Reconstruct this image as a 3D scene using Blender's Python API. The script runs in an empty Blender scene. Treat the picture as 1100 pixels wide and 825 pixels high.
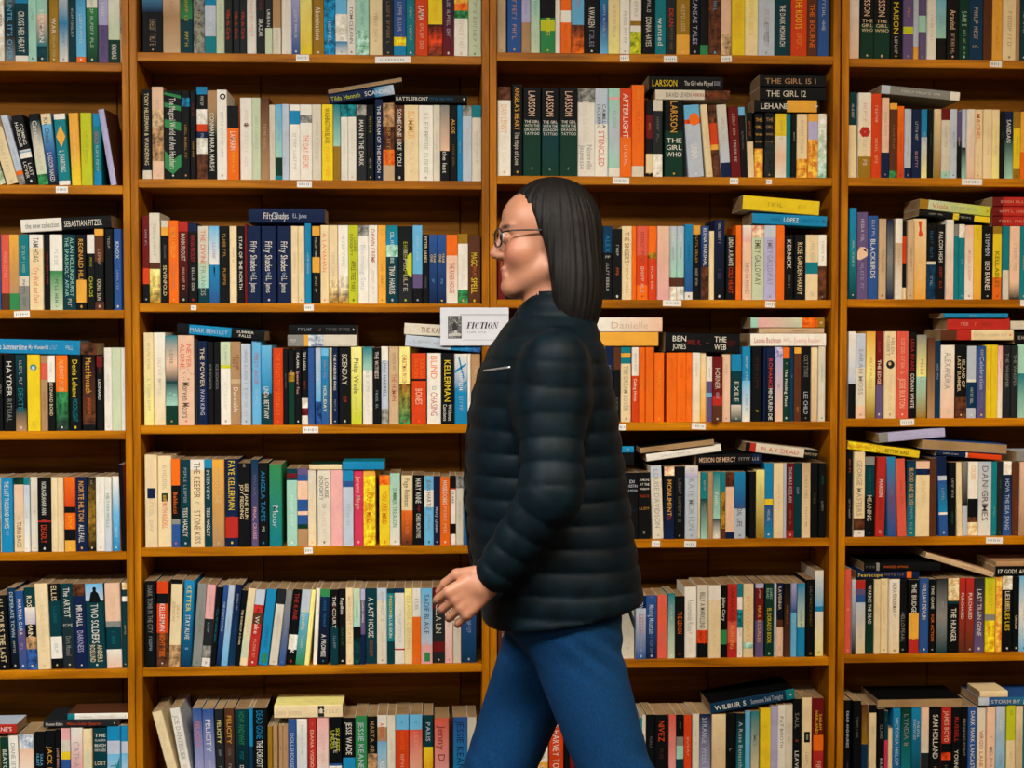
import bpy, bmesh, math, random
import numpy as np
from mathutils import Vector, Matrix

# ---------------------------------------------------------------- camera, world, lights, exposure
S = bpy.context.scene
COL = S.collection
W, H, F = 1100.0, 825.0, 1500.0
CAM = Vector((0.0, -3.65, 1.32))
PITCH, YAW = math.radians(2.0), math.radians(3.3)
cam_data = bpy.data.cameras.new("camera")
cam_data.sensor_width = 36.0
cam_data.lens = F / W * 36.0
cam = bpy.data.objects.new("camera", cam_data)
COL.objects.link(cam)
cam.location = CAM
cam.rotation_euler = (math.pi / 2 - PITCH, 0.0, -YAW)
S.camera = cam
ROT = cam.rotation_euler.to_matrix()

world = bpy.data.worlds.new("world")
world.use_nodes = True
world.node_tree.nodes["Background"].inputs[0].default_value = (0.9, 0.95, 1.0, 1)
world.node_tree.nodes["Background"].inputs[1].default_value = 0.02
S.world = world
S.view_settings.view_transform = 'Standard'
S.view_settings.look = 'None'
S.view_settings.exposure = -0.15
S.view_settings.gamma = 1.0
S.view_settings.use_curve_mapping = False
# the shop's ceiling fittings: x, y, width, depth, watts, colour
LAMPS = [(-1.5, -2.7, 1.2, 0.6, 128.0, (1.0, 0.98, 0.94)),
         (0.40, -2.7, 1.2, 0.6, 88.0, (1.0, 0.96, 0.89)),
         (2.4, -2.4, 1.2, 0.6, 62.0, (1.0, 0.71, 0.39)),
         (-1.5, -5.2, 1.2, 0.6, 38.0, (0.93, 0.97, 1.0)),
         (1.2, -5.2, 1.2, 0.6, 8.0, (1.0, 0.92, 0.82))]
CEIL = 2.85


def pix(px, py, y=0.0):
    """A photo pixel to the world point on the vertical plane at depth y."""
    d = ROT @ Vector(((px - W / 2) / F, (H / 2 - py) / F, -1.0))
    t = (y - CAM.y) / d.y
    return CAM + d * t


def proj(p):
    q = ROT.transposed() @ (Vector(p) - CAM)
    return W / 2 + F * q.x / -q.z, H / 2 - F * q.y / -q.z


# ---------------------------------------------------------------- helpers
def lin(c):
    c = c / 255.0
    return c / 12.92 if c <= 0.04045 else ((c + 0.055) / 1.055) ** 2.4


def rgb(r, g, b):
    return (lin(r), lin(g), lin(b))


def mesh_obj(name, verts, faces, mat, parent=None, cols=None, mats=None, smooth=False, loc=None):
    me = bpy.data.meshes.new(name)
    me.from_pydata(verts, [], faces)
    for m in (mat if isinstance(mat, (list, tuple)) else [mat]):
        me.materials.append(m)
    if mats is not None:
        me.polygons.foreach_set("material_index", mats)
    if cols is not None:
        a = me.color_attributes.new("Col", 'FLOAT_COLOR', 'CORNER')
        a.data.foreach_set("color", np.asarray(cols, dtype=np.float32).ravel())
    if smooth:
        me.polygons.foreach_set("use_smooth", [True] * len(me.polygons))
    me.update()
    o = bpy.data.objects.new(name, me)
    COL.objects.link(o)
    if parent is not None:
        o.parent = parent
    if loc is not None:
        o.location = loc
    return o


def empty(name, loc=(0, 0, 0), label=None, cat=None, group=None):
    o = bpy.data.objects.new(name, None)
    o.empty_display_size = 0.05
    COL.objects.link(o)
    o.location = loc
    if label:
        tag(o, label, cat, group)
    return o


def tag(o, label, cat, group=None):
    o["label"] = label
    o["category"] = cat
    if group:
        o["group"] = group


def box_vf(x0, y0, z0, x1, y1, z1, bev=0.0):
    """A box with chamfered edges."""
    if bev <= 0:
        v = [(x, y, z) for z in (z0, z1) for y in (y0, y1) for x in (x0, x1)]
        f = [(0, 2, 3, 1), (4, 5, 7, 6), (0, 1, 5, 4), (2, 6, 7, 3), (0, 4, 6, 2), (1, 3, 7, 5)]
        return v, f
    bm = bmesh.new()
    bmesh.ops.create_cube(bm, size=1.0)
    for w in bm.verts:
        w.co = ((x0 + x1) / 2 + w.co.x * (x1 - x0), (y0 + y1) / 2 + w.co.y * (y1 - y0), (z0 + z1) / 2 + w.co.z * (z1 - z0))
    bmesh.ops.bevel(bm, geom=bm.edges[:], offset=bev, segments=1, affect='EDGES')
    v = [tuple(w.co) for w in bm.verts]
    bm.verts.index_update()
    f = [tuple(w.index for w in q.verts) for q in bm.faces]
    bm.free()
    return v, f


def box(name, a, b, mat, parent=None, bev=0.0, origin=None):
    o = Vector(a) if origin is None else Vector(origin)
    v, f = box_vf(a[0] - o.x, a[1] - o.y, a[2] - o.z, b[0] - o.x, b[1] - o.y, b[2] - o.z, bev)
    return mesh_obj(name, v, f, mat, parent, loc=o)


def nodes_mat(name):
    m = bpy.data.materials.new(name)
    m.use_nodes = True
    nt = m.node_tree
    return m, nt, nt.nodes["Principled BSDF"]


def N(nt, kind, **inp):
    n = nt.nodes.new(kind)
    for k, v in inp.items():
        k2 = k.replace("_", " ")
        if k2 in n.inputs:
            n.inputs[k2].default_value = v
        else:
            setattr(n, k, v)
    return n


def ramp(nt, fac, stops):
    r = nt.nodes.new("ShaderNodeValToRGB")
    e = r.color_ramp.elements
    while len(e) < len(stops):
        e.new(0.5)
    for i, (p, c) in enumerate(stops):
        e[i].position = p
        e[i].color = (*c, 1)
    nt.links.new(fac, r.inputs[0])
    return r.outputs[0]


def bump(nt, bsdf, fac, strength, dist=0.002):
    b = nt.nodes.new("ShaderNodeBump")
    b.inputs["Strength"].default_value = strength
    b.inputs["Distance"].default_value = dist
    nt.links.new(fac, b.inputs["Height"])
    nt.links.new(b.outputs[0], bsdf.inputs["Normal"])


# ---------------------------------------------------------------- materials
def wood(name, axis, dark, mid, light, rough=0.4):
    """Varnished pine: stretched grain along one axis, a few knots, darker flecks."""
    m, nt, b = nodes_mat(name)
    L = nt.links.new
    tc = N(nt, "ShaderNodeTexCoord")
    oi = N(nt, "ShaderNodeObjectInfo")
    off = N(nt, "ShaderNodeVectorMath", operation='SCALE')
    off.inputs[0].default_value = (13.7, 9.1, 21.3)
    L(oi.outputs["Random"], off.inputs["Scale"])
    add = N(nt, "ShaderNodeVectorMath", operation='ADD')
    L(tc.outputs["Object"], add.inputs[0])
    L(off.outputs[0], add.inputs[1])
    mp = N(nt, "ShaderNodeMapping")
    sc = {"x": (2.5, 55, 55), "z": (55, 55, 2.5)}[axis]
    mp.inputs["Scale"].default_value = sc
    L(add.outputs[0], mp.inputs["Vector"])
    n1 = N(nt, "ShaderNodeTexNoise", Scale=1.0, Detail=5.0, Roughness=0.6, Distortion=0.8)
    L(mp.outputs[0], n1.inputs["Vector"])
    base = ramp(nt, n1.outputs["Fac"], [(0.25, dark), (0.5, mid), (0.75, light)])
    n2 = N(nt, "ShaderNodeTexNoise", Scale=3.2, Detail=3.0)
    L(add.outputs[0], n2.inputs["Vector"])
    mx = N(nt, "ShaderNodeMix", data_type='RGBA', blend_type='MULTIPLY')
    mx.inputs["Factor"].default_value = 0.75
    L(base, mx.inputs[6])
    L(ramp(nt, n2.outputs["Fac"], [(0.3, (0.5, 0.44, 0.38)), (0.62, (1, 1, 1))]), mx.inputs[7])
    vo = N(nt, "ShaderNodeTexVoronoi", Scale=3.1)
    L(add.outputs[0], vo.inputs["Vector"])
    mk = N(nt, "ShaderNodeMix", data_type='RGBA', blend_type='MULTIPLY')
    mk.inputs["Factor"].default_value = 1.0
    L(mx.outputs[2], mk.inputs[6])
    L(ramp(nt, vo.outputs["Distance"], [(0.02, (0.22, 0.13, 0.08)), (0.055, (1, 1, 1))]), mk.inputs[7])
    L(mk.outputs[2], b.inputs["Base Color"])
    b.inputs["Roughness"].default_value = rough
    b.inputs["Specular IOR Level"].default_value = 0.10
    bump(nt, b, n1.outputs["Fac"], 0.25, 0.001)
    return m


PINE = (rgb(126, 72, 4), rgb(182, 112, 8), rgb(208, 136, 16))
M_WOODX = wood("varnished_pine_shelf", "x", *PINE)
M_WOODZ = wood("varnished_pine_upright", "z", *PINE)
M_BACK = wood("varnished_back_board", "x", rgb(92, 56, 4), rgb(126, 78, 8), rgb(146, 92, 12), 0.6)


def plain(name, col, rough=0.6, noise=0.08, scale=40.0, metal=0.0):
    m, nt, b = nodes_mat(name)
    n = N(nt, "ShaderNodeTexNoise", Scale=scale, Detail=3.0)
    tc = N(nt, "ShaderNodeTexCoord")
    nt.links.new(tc.outputs["Object"], n.inputs["Vector"])
    lo = tuple(c * (1 - noise) for c in col)
    hi = tuple(min(1, c * (1 + noise)) for c in col)
    nt.links.new(ramp(nt, n.outputs["Fac"], [(0.3, lo), (0.7, hi)]), b.inputs["Base Color"])
    b.inputs["Roughness"].default_value = rough
    b.inputs["Metallic"].default_value = metal
    return m


def printed(name, rough, spec=0.5, wear=True):
    """Printed card: colour comes from the piece's own print (colour attribute; its alpha says how mottled the artwork is)."""
    m, nt, b = nodes_mat(name)
    L = nt.links.new
    at = N(nt, "ShaderNodeAttribute", attribute_name="Col")
    tc = N(nt, "ShaderNodeTexCoord")
    n = N(nt, "ShaderNodeTexNoise", Scale=70.0, Detail=4.0, Roughness=0.65)
    L(tc.outputs["Object"], n.inputs["Vector"])
    art = N(nt, "ShaderNodeMix", data_type='RGBA', blend_type='OVERLAY')
    L(at.outputs["Alpha"], art.inputs["Factor"])
    L(at.outputs["Color"], art.inputs[6])
    L(ramp(nt, n.outputs["Fac"], [(0.36, (0.02, 0.03, 0.05)), (0.5, (0.5, 0.5, 0.48)), (0.62, (0.95, 0.92, 0.85))]), art.inputs[7])
    src = art.outputs[2]
    if wear:
        n2 = N(nt, "ShaderNodeTexNoise", Scale=16.0, Detail=6.0, Roughness=0.7)
        L(tc.outputs["Object"], n2.inputs["Vector"])
        w = N(nt, "ShaderNodeMix", data_type='RGBA', blend_type='MULTIPLY')
        w.inputs["Factor"].default_value = 1.0
        L(src, w.inputs[6])
        L(ramp(nt, n2.outputs["Fac"], [(0.25, (0.82, 0.82, 0.82)), (0.55, (1, 1, 1))]), w.inputs[7])
        src = w.outputs[2]
        bump(nt, b, n2.outputs["Fac"], 0.12, 0.001)
    L(src, b.inputs["Base Color"])
    b.inputs["Roughness"].default_value = rough
    b.inputs["Specular IOR Level"].default_value = spec
    return m


M_COVER = printed("printed_book_cover", 0.55, 0.10)
M_INK = printed("printed_spine_ink", 0.55, 0.10, wear=False)


def paper_mat():
    m, nt, b = nodes_mat("page_edges")
    tc = N(nt, "ShaderNodeTexCoord")
    n = N(nt, "ShaderNodeTexNoise", Scale=9.0, Detail=4.0)
    nt.links.new(tc.outputs["Object"], n.inputs["Vector"])
    nt.links.new(ramp(nt, n.outputs["Fac"], [(0.3, rgb(134, 102, 62)), (0.7, rgb(176, 146, 102))]), b.inputs["Base Color"])
    b.inputs["Roughness"].default_value = 0.85
    n3 = N(nt, "ShaderNodeTexNoise", Scale=900.0, Detail=1.0)
    nt.links.new(tc.outputs["Object"], n3.inputs["Vector"])
    bump(nt, b, n3.outputs["Fac"], 0.4, 0.0006)
    return m


M_PAGE = paper_mat()
M_TAG = plain("white_paper_label", rgb(226, 224, 216), 0.6, 0.06)
M_TAGINK = plain("label_pencil_ink", rgb(70, 70, 72), 0.7)
M_WALL = plain("painted_wall", rgb(112, 92, 70), 0.85, 0.04, 6.0)
M_CEIL = plain("painted_ceiling", rgb(222, 216, 204), 0.9, 0.03, 6.0)
M_LAMPF = plain("lamp_white_metal", rgb(220, 220, 218), 0.4)


def floor_mat():
    m, nt, b = nodes_mat("worn_carpet")
    tc = N(nt, "ShaderNodeTexCoord")
    n = N(nt, "ShaderNodeTexNoise", Scale=260.0, Detail=3.0)
    nt.links.new(tc.outputs["Object"], n.inputs["Vector"])
    nt.links.new(ramp(nt, n.outputs["Fac"], [(0.35, rgb(44, 34, 28)), (0.65, rgb(72, 58, 46))]), b.inputs["Base Color"])
    b.inputs["Roughness"].default_value = 0.95
    bump(nt, b, n.outputs["Fac"], 0.6, 0.003)
    return m


M_FLOOR = floor_mat()


def emit_mat(name, col, strength):
    m, nt, b = nodes_mat(name)
    b.inputs["Base Color"].default_value = (0.9, 0.9, 0.88, 1)
    b.inputs["Emission Color"].default_value = (*col, 1)
    b.inputs["Emission Strength"].default_value = strength
    return m


# ---------------------------------------------------------------- the room
YB = 0.215                      # face of the wall behind the shelving
RX0, RX1, RY0 = -3.6, 3.9, -6.2


def structure(name, a, b, mat):
    o = box(name, a, b, mat)
    o["kind"] = "structure"
    return o


structure("floor", (RX0 - 0.1, RY0 - 0.1, -0.1), (RX1 + 0.1, YB + 0.1, 0.0), M_FLOOR)
structure("ceiling", (RX0 - 0.1, RY0 - 0.1, CEIL), (RX1 + 0.1, YB + 0.1, CEIL + 0.1), M_CEIL)
structure("wall_back", (RX0, YB, 0), (RX1, YB + 0.1, CEIL), M_WALL)
structure("wall_left", (RX0 - 0.1, RY0, 0), (RX0, YB + 0.1, CEIL), M_WALL)
structure("wall_right", (RX1, RY0, 0), (RX1 + 0.1, YB + 0.1, CEIL), M_WALL)
structure("wall_front", (RX0, RY0 - 0.1, 0), (RX1, RY0, CEIL), M_WALL)

LAMP_WORDS = ["over the aisle ahead of the walker", "over the aisle above the walker", "with warm light over the aisle behind the walker",
              "in the second row ahead of the walker", "in the second row behind the walker"]
for i, (lx, ly, lw, ld, watts, lc) in enumerate(LAMPS):
    r = empty("ceiling_light", (lx, ly, CEIL), "white framed panel lamp on the ceiling " + LAMP_WORDS[i], "lamp", "ceiling panel lamps")
    t = 0.02
    for nm, (a, b) in {"a": ((-lw / 2, -ld / 2), (lw / 2, -ld / 2 + t)), "b": ((-lw / 2, ld / 2 - t), (lw / 2, ld / 2)),
                       "c": ((-lw / 2, -ld / 2 + t), (-lw / 2 + t, ld / 2 - t)), "d": ((lw / 2 - t, -ld / 2 + t), (lw / 2, ld / 2 - t))}.items():
        v, f = box_vf(a[0], a[1], -0.05, b[0], b[1], 0.0)
        mesh_obj("frame_rail", v, f, M_LAMPF, r)
    v, f = box_vf(-lw / 2 + t, -ld / 2 + t, -0.03, lw / 2 - t, ld / 2 - t, -0.02)
    mesh_obj("diffuser", v, f, emit_mat("lamp_diffuser", lc, watts / (lw * ld) / 9.0), r)
    ld_ = bpy.data.lights.new("panel_light", 'AREA')
    ld_.shape = 'RECTANGLE'
    ld_.size, ld_.size_y = lw - 0.06, ld - 0.06
    ld_.energy = watts
    ld_.color = lc
    lo = bpy.data.objects.new("panel_light", ld_)
    COL.objects.link(lo)
    lo.parent = r
    lo.location = (0, 0, -0.06)

# ---------------------------------------------------------------- the bookcases
BASE = {"A": [67, 199, 333, 463, 593, 719.5, 866], "B": [58.5, 193.5, 326, 456.5, 587, 715, 852],
        "C": [58.5, 190, 322, 453.5, 579.5, 708, 848], "D": [64, 191.5, 321.5, 449.5, 576.5, 702, 842]}
MIDX = {"A": 66, "B": 335, "C": 715, "D": 1005}
bx = [pix(142.2, 412).x, pix(525.8, 412).x, pix(901.3, 412).x]
EDGE = {"A": (bx[0] - (bx[1] - bx[0]), bx[0]), "B": (bx[0], bx[1]), "C": (bx[1], bx[2]), "D": (bx[2], bx[2] + (bx[2] - bx[1]))}
SH, SP, DEPTH = 0.0225, 0.0185, 0.185
SHELFZ = {k: [pix(MIDX[k], y, 0.004).z for y in v] for k, v in BASE.items()}
TAGS = {("B", 1): [(318, 332), (403, 441)], ("C", 1): [(666, 676), (713, 727), (775, 786)], ("D", 1): [(1063, 1076)],
        ("A", 2): [(60, 73)], ("B", 2): [(319, 335)], ("C", 2): [(658, 676), (784, 793), (823, 829)], ("D", 2): [(1033, 1055)],
        ("A", 3): [(15, 32)], ("B", 3): [(205, 211), (327, 337)], ("C", 3): [(712, 732), (822, 833)], ("D", 3): [(1096, 1104)],
        ("B", 4): [(325, 342)], ("C", 4): [(661, 672), (743, 758)], ("D", 4): [(967, 982)],
        ("B", 5): [(327, 336)], ("C", 5): [(700, 709), (735, 748)], ("D", 5): [(1059, 1077)]}
BAYNAME = {"A": "well ahead of the walking person", "B": "the walking person is entering",
           "C": "the walking person is passing", "D": "the walking person has left"}
rnd = random.Random(5)
tag_rnd = random.Random(11)
for k in "ABCD":
    x0, x1 = EDGE[k]
    x0 += 0.0020 if k == "D" else 0.0008
    x1 -= 0.0036 if k == "C" else 0.0008
    zt = SHELFZ[k][0] + 0.30
    r = empty("bookcase", ((x0 + x1) / 2, DEPTH / 2, 0), "orange varnished pine bookcase bay " + BAYNAME[k], "bookcase", "pine bookcase bays along the wall")
    c = r.location

    def part(name, a, b, mat, parent=r, bev=0.0012, c=c):
        o = Vector(a) - c
        v, f = box_vf(0, 0, 0, b[0] - a[0], b[1] - a[1], b[2] - a[2], bev)
        return mesh_obj(name, v, f, mat, parent, loc=o)
    part("side_panel", (x0, 0, 0), (x0 + SP, DEPTH + 0.012, zt), M_WOODZ)
    part("side_panel", (x1 - SP, 0, 0), (x1, DEPTH + 0.012, zt), M_WOODZ)
    part("top_panel", (x0 + SP, 0, zt - SH), (x1 - SP, DEPTH, zt), M_WOODX)
    part("plinth", (x0 + SP, 0.02, 0), (x1 - SP, 0.038, SHELFZ[k][6] - SH), M_WOODX)
    # back of three wide boards with open joints
    seams = [x0 + SP, pix(644, 260, DEPTH).x, pix(763, 260, DEPTH).x, x1 - SP] if k == "C" else [x0 + SP + (x1 - x0 - 2 * SP) * t for t in (0, .33, .94, 1)]
    for i in range(3):
        part("back_board", (seams[i] + 0.001, DEPTH, 0.02), (seams[i + 1] - 0.001, DEPTH + 0.012, zt), M_BACK, bev=0.002)
    for row in range(7):
        z = SHELFZ[k][row]
        s = part("shelf", (x0 + SP, 0, z - SH), (x1 - SP, DEPTH, z), M_WOODX, bev=0.0018)
        for (ta, tb) in TAGS.get((k, row + 1), ()):
            p0, p1 = pix(ta, BASE[k][row] + 5), pix(tb, BASE[k][row] + 5)
            w, h = p1.x - p0.x, min(0.0165, 0.6 * (p1.x - p0.x) + 0.004)
            a = tag_rnd.uniform(-0.06, 0.06)
            v, f = box_vf(-w / 2, -0.0006, -h / 2, w / 2, 0, h / 2)
            mi = [0] * len(f)
            q = -w * 0.36
            while q < w * 0.34:                      # pencilled marks
                hh = h * tag_rnd.uniform(0.1, 0.22)
                vv, ff = box_vf(q, -0.0009, -hh, q + 0.0012, -0.0006, hh)
                f += [tuple(i + len(v) for i in t) for t in ff]
                v += vv
                mi += [1] * len(ff)
                q += tag_rnd.uniform(0.003, 0.006)
            lab = mesh_obj("shelf_label", v, f, [M_TAG, M_TAGINK], s, mats=mi)
            lab.location = Vector(((p0.x + p1.x) / 2, 0.0, z - SH * 0.5 + tag_rnd.uniform(-.0015, .0025))) - c - s.location
            lab.rotation_euler = (0, a, 0)
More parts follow.
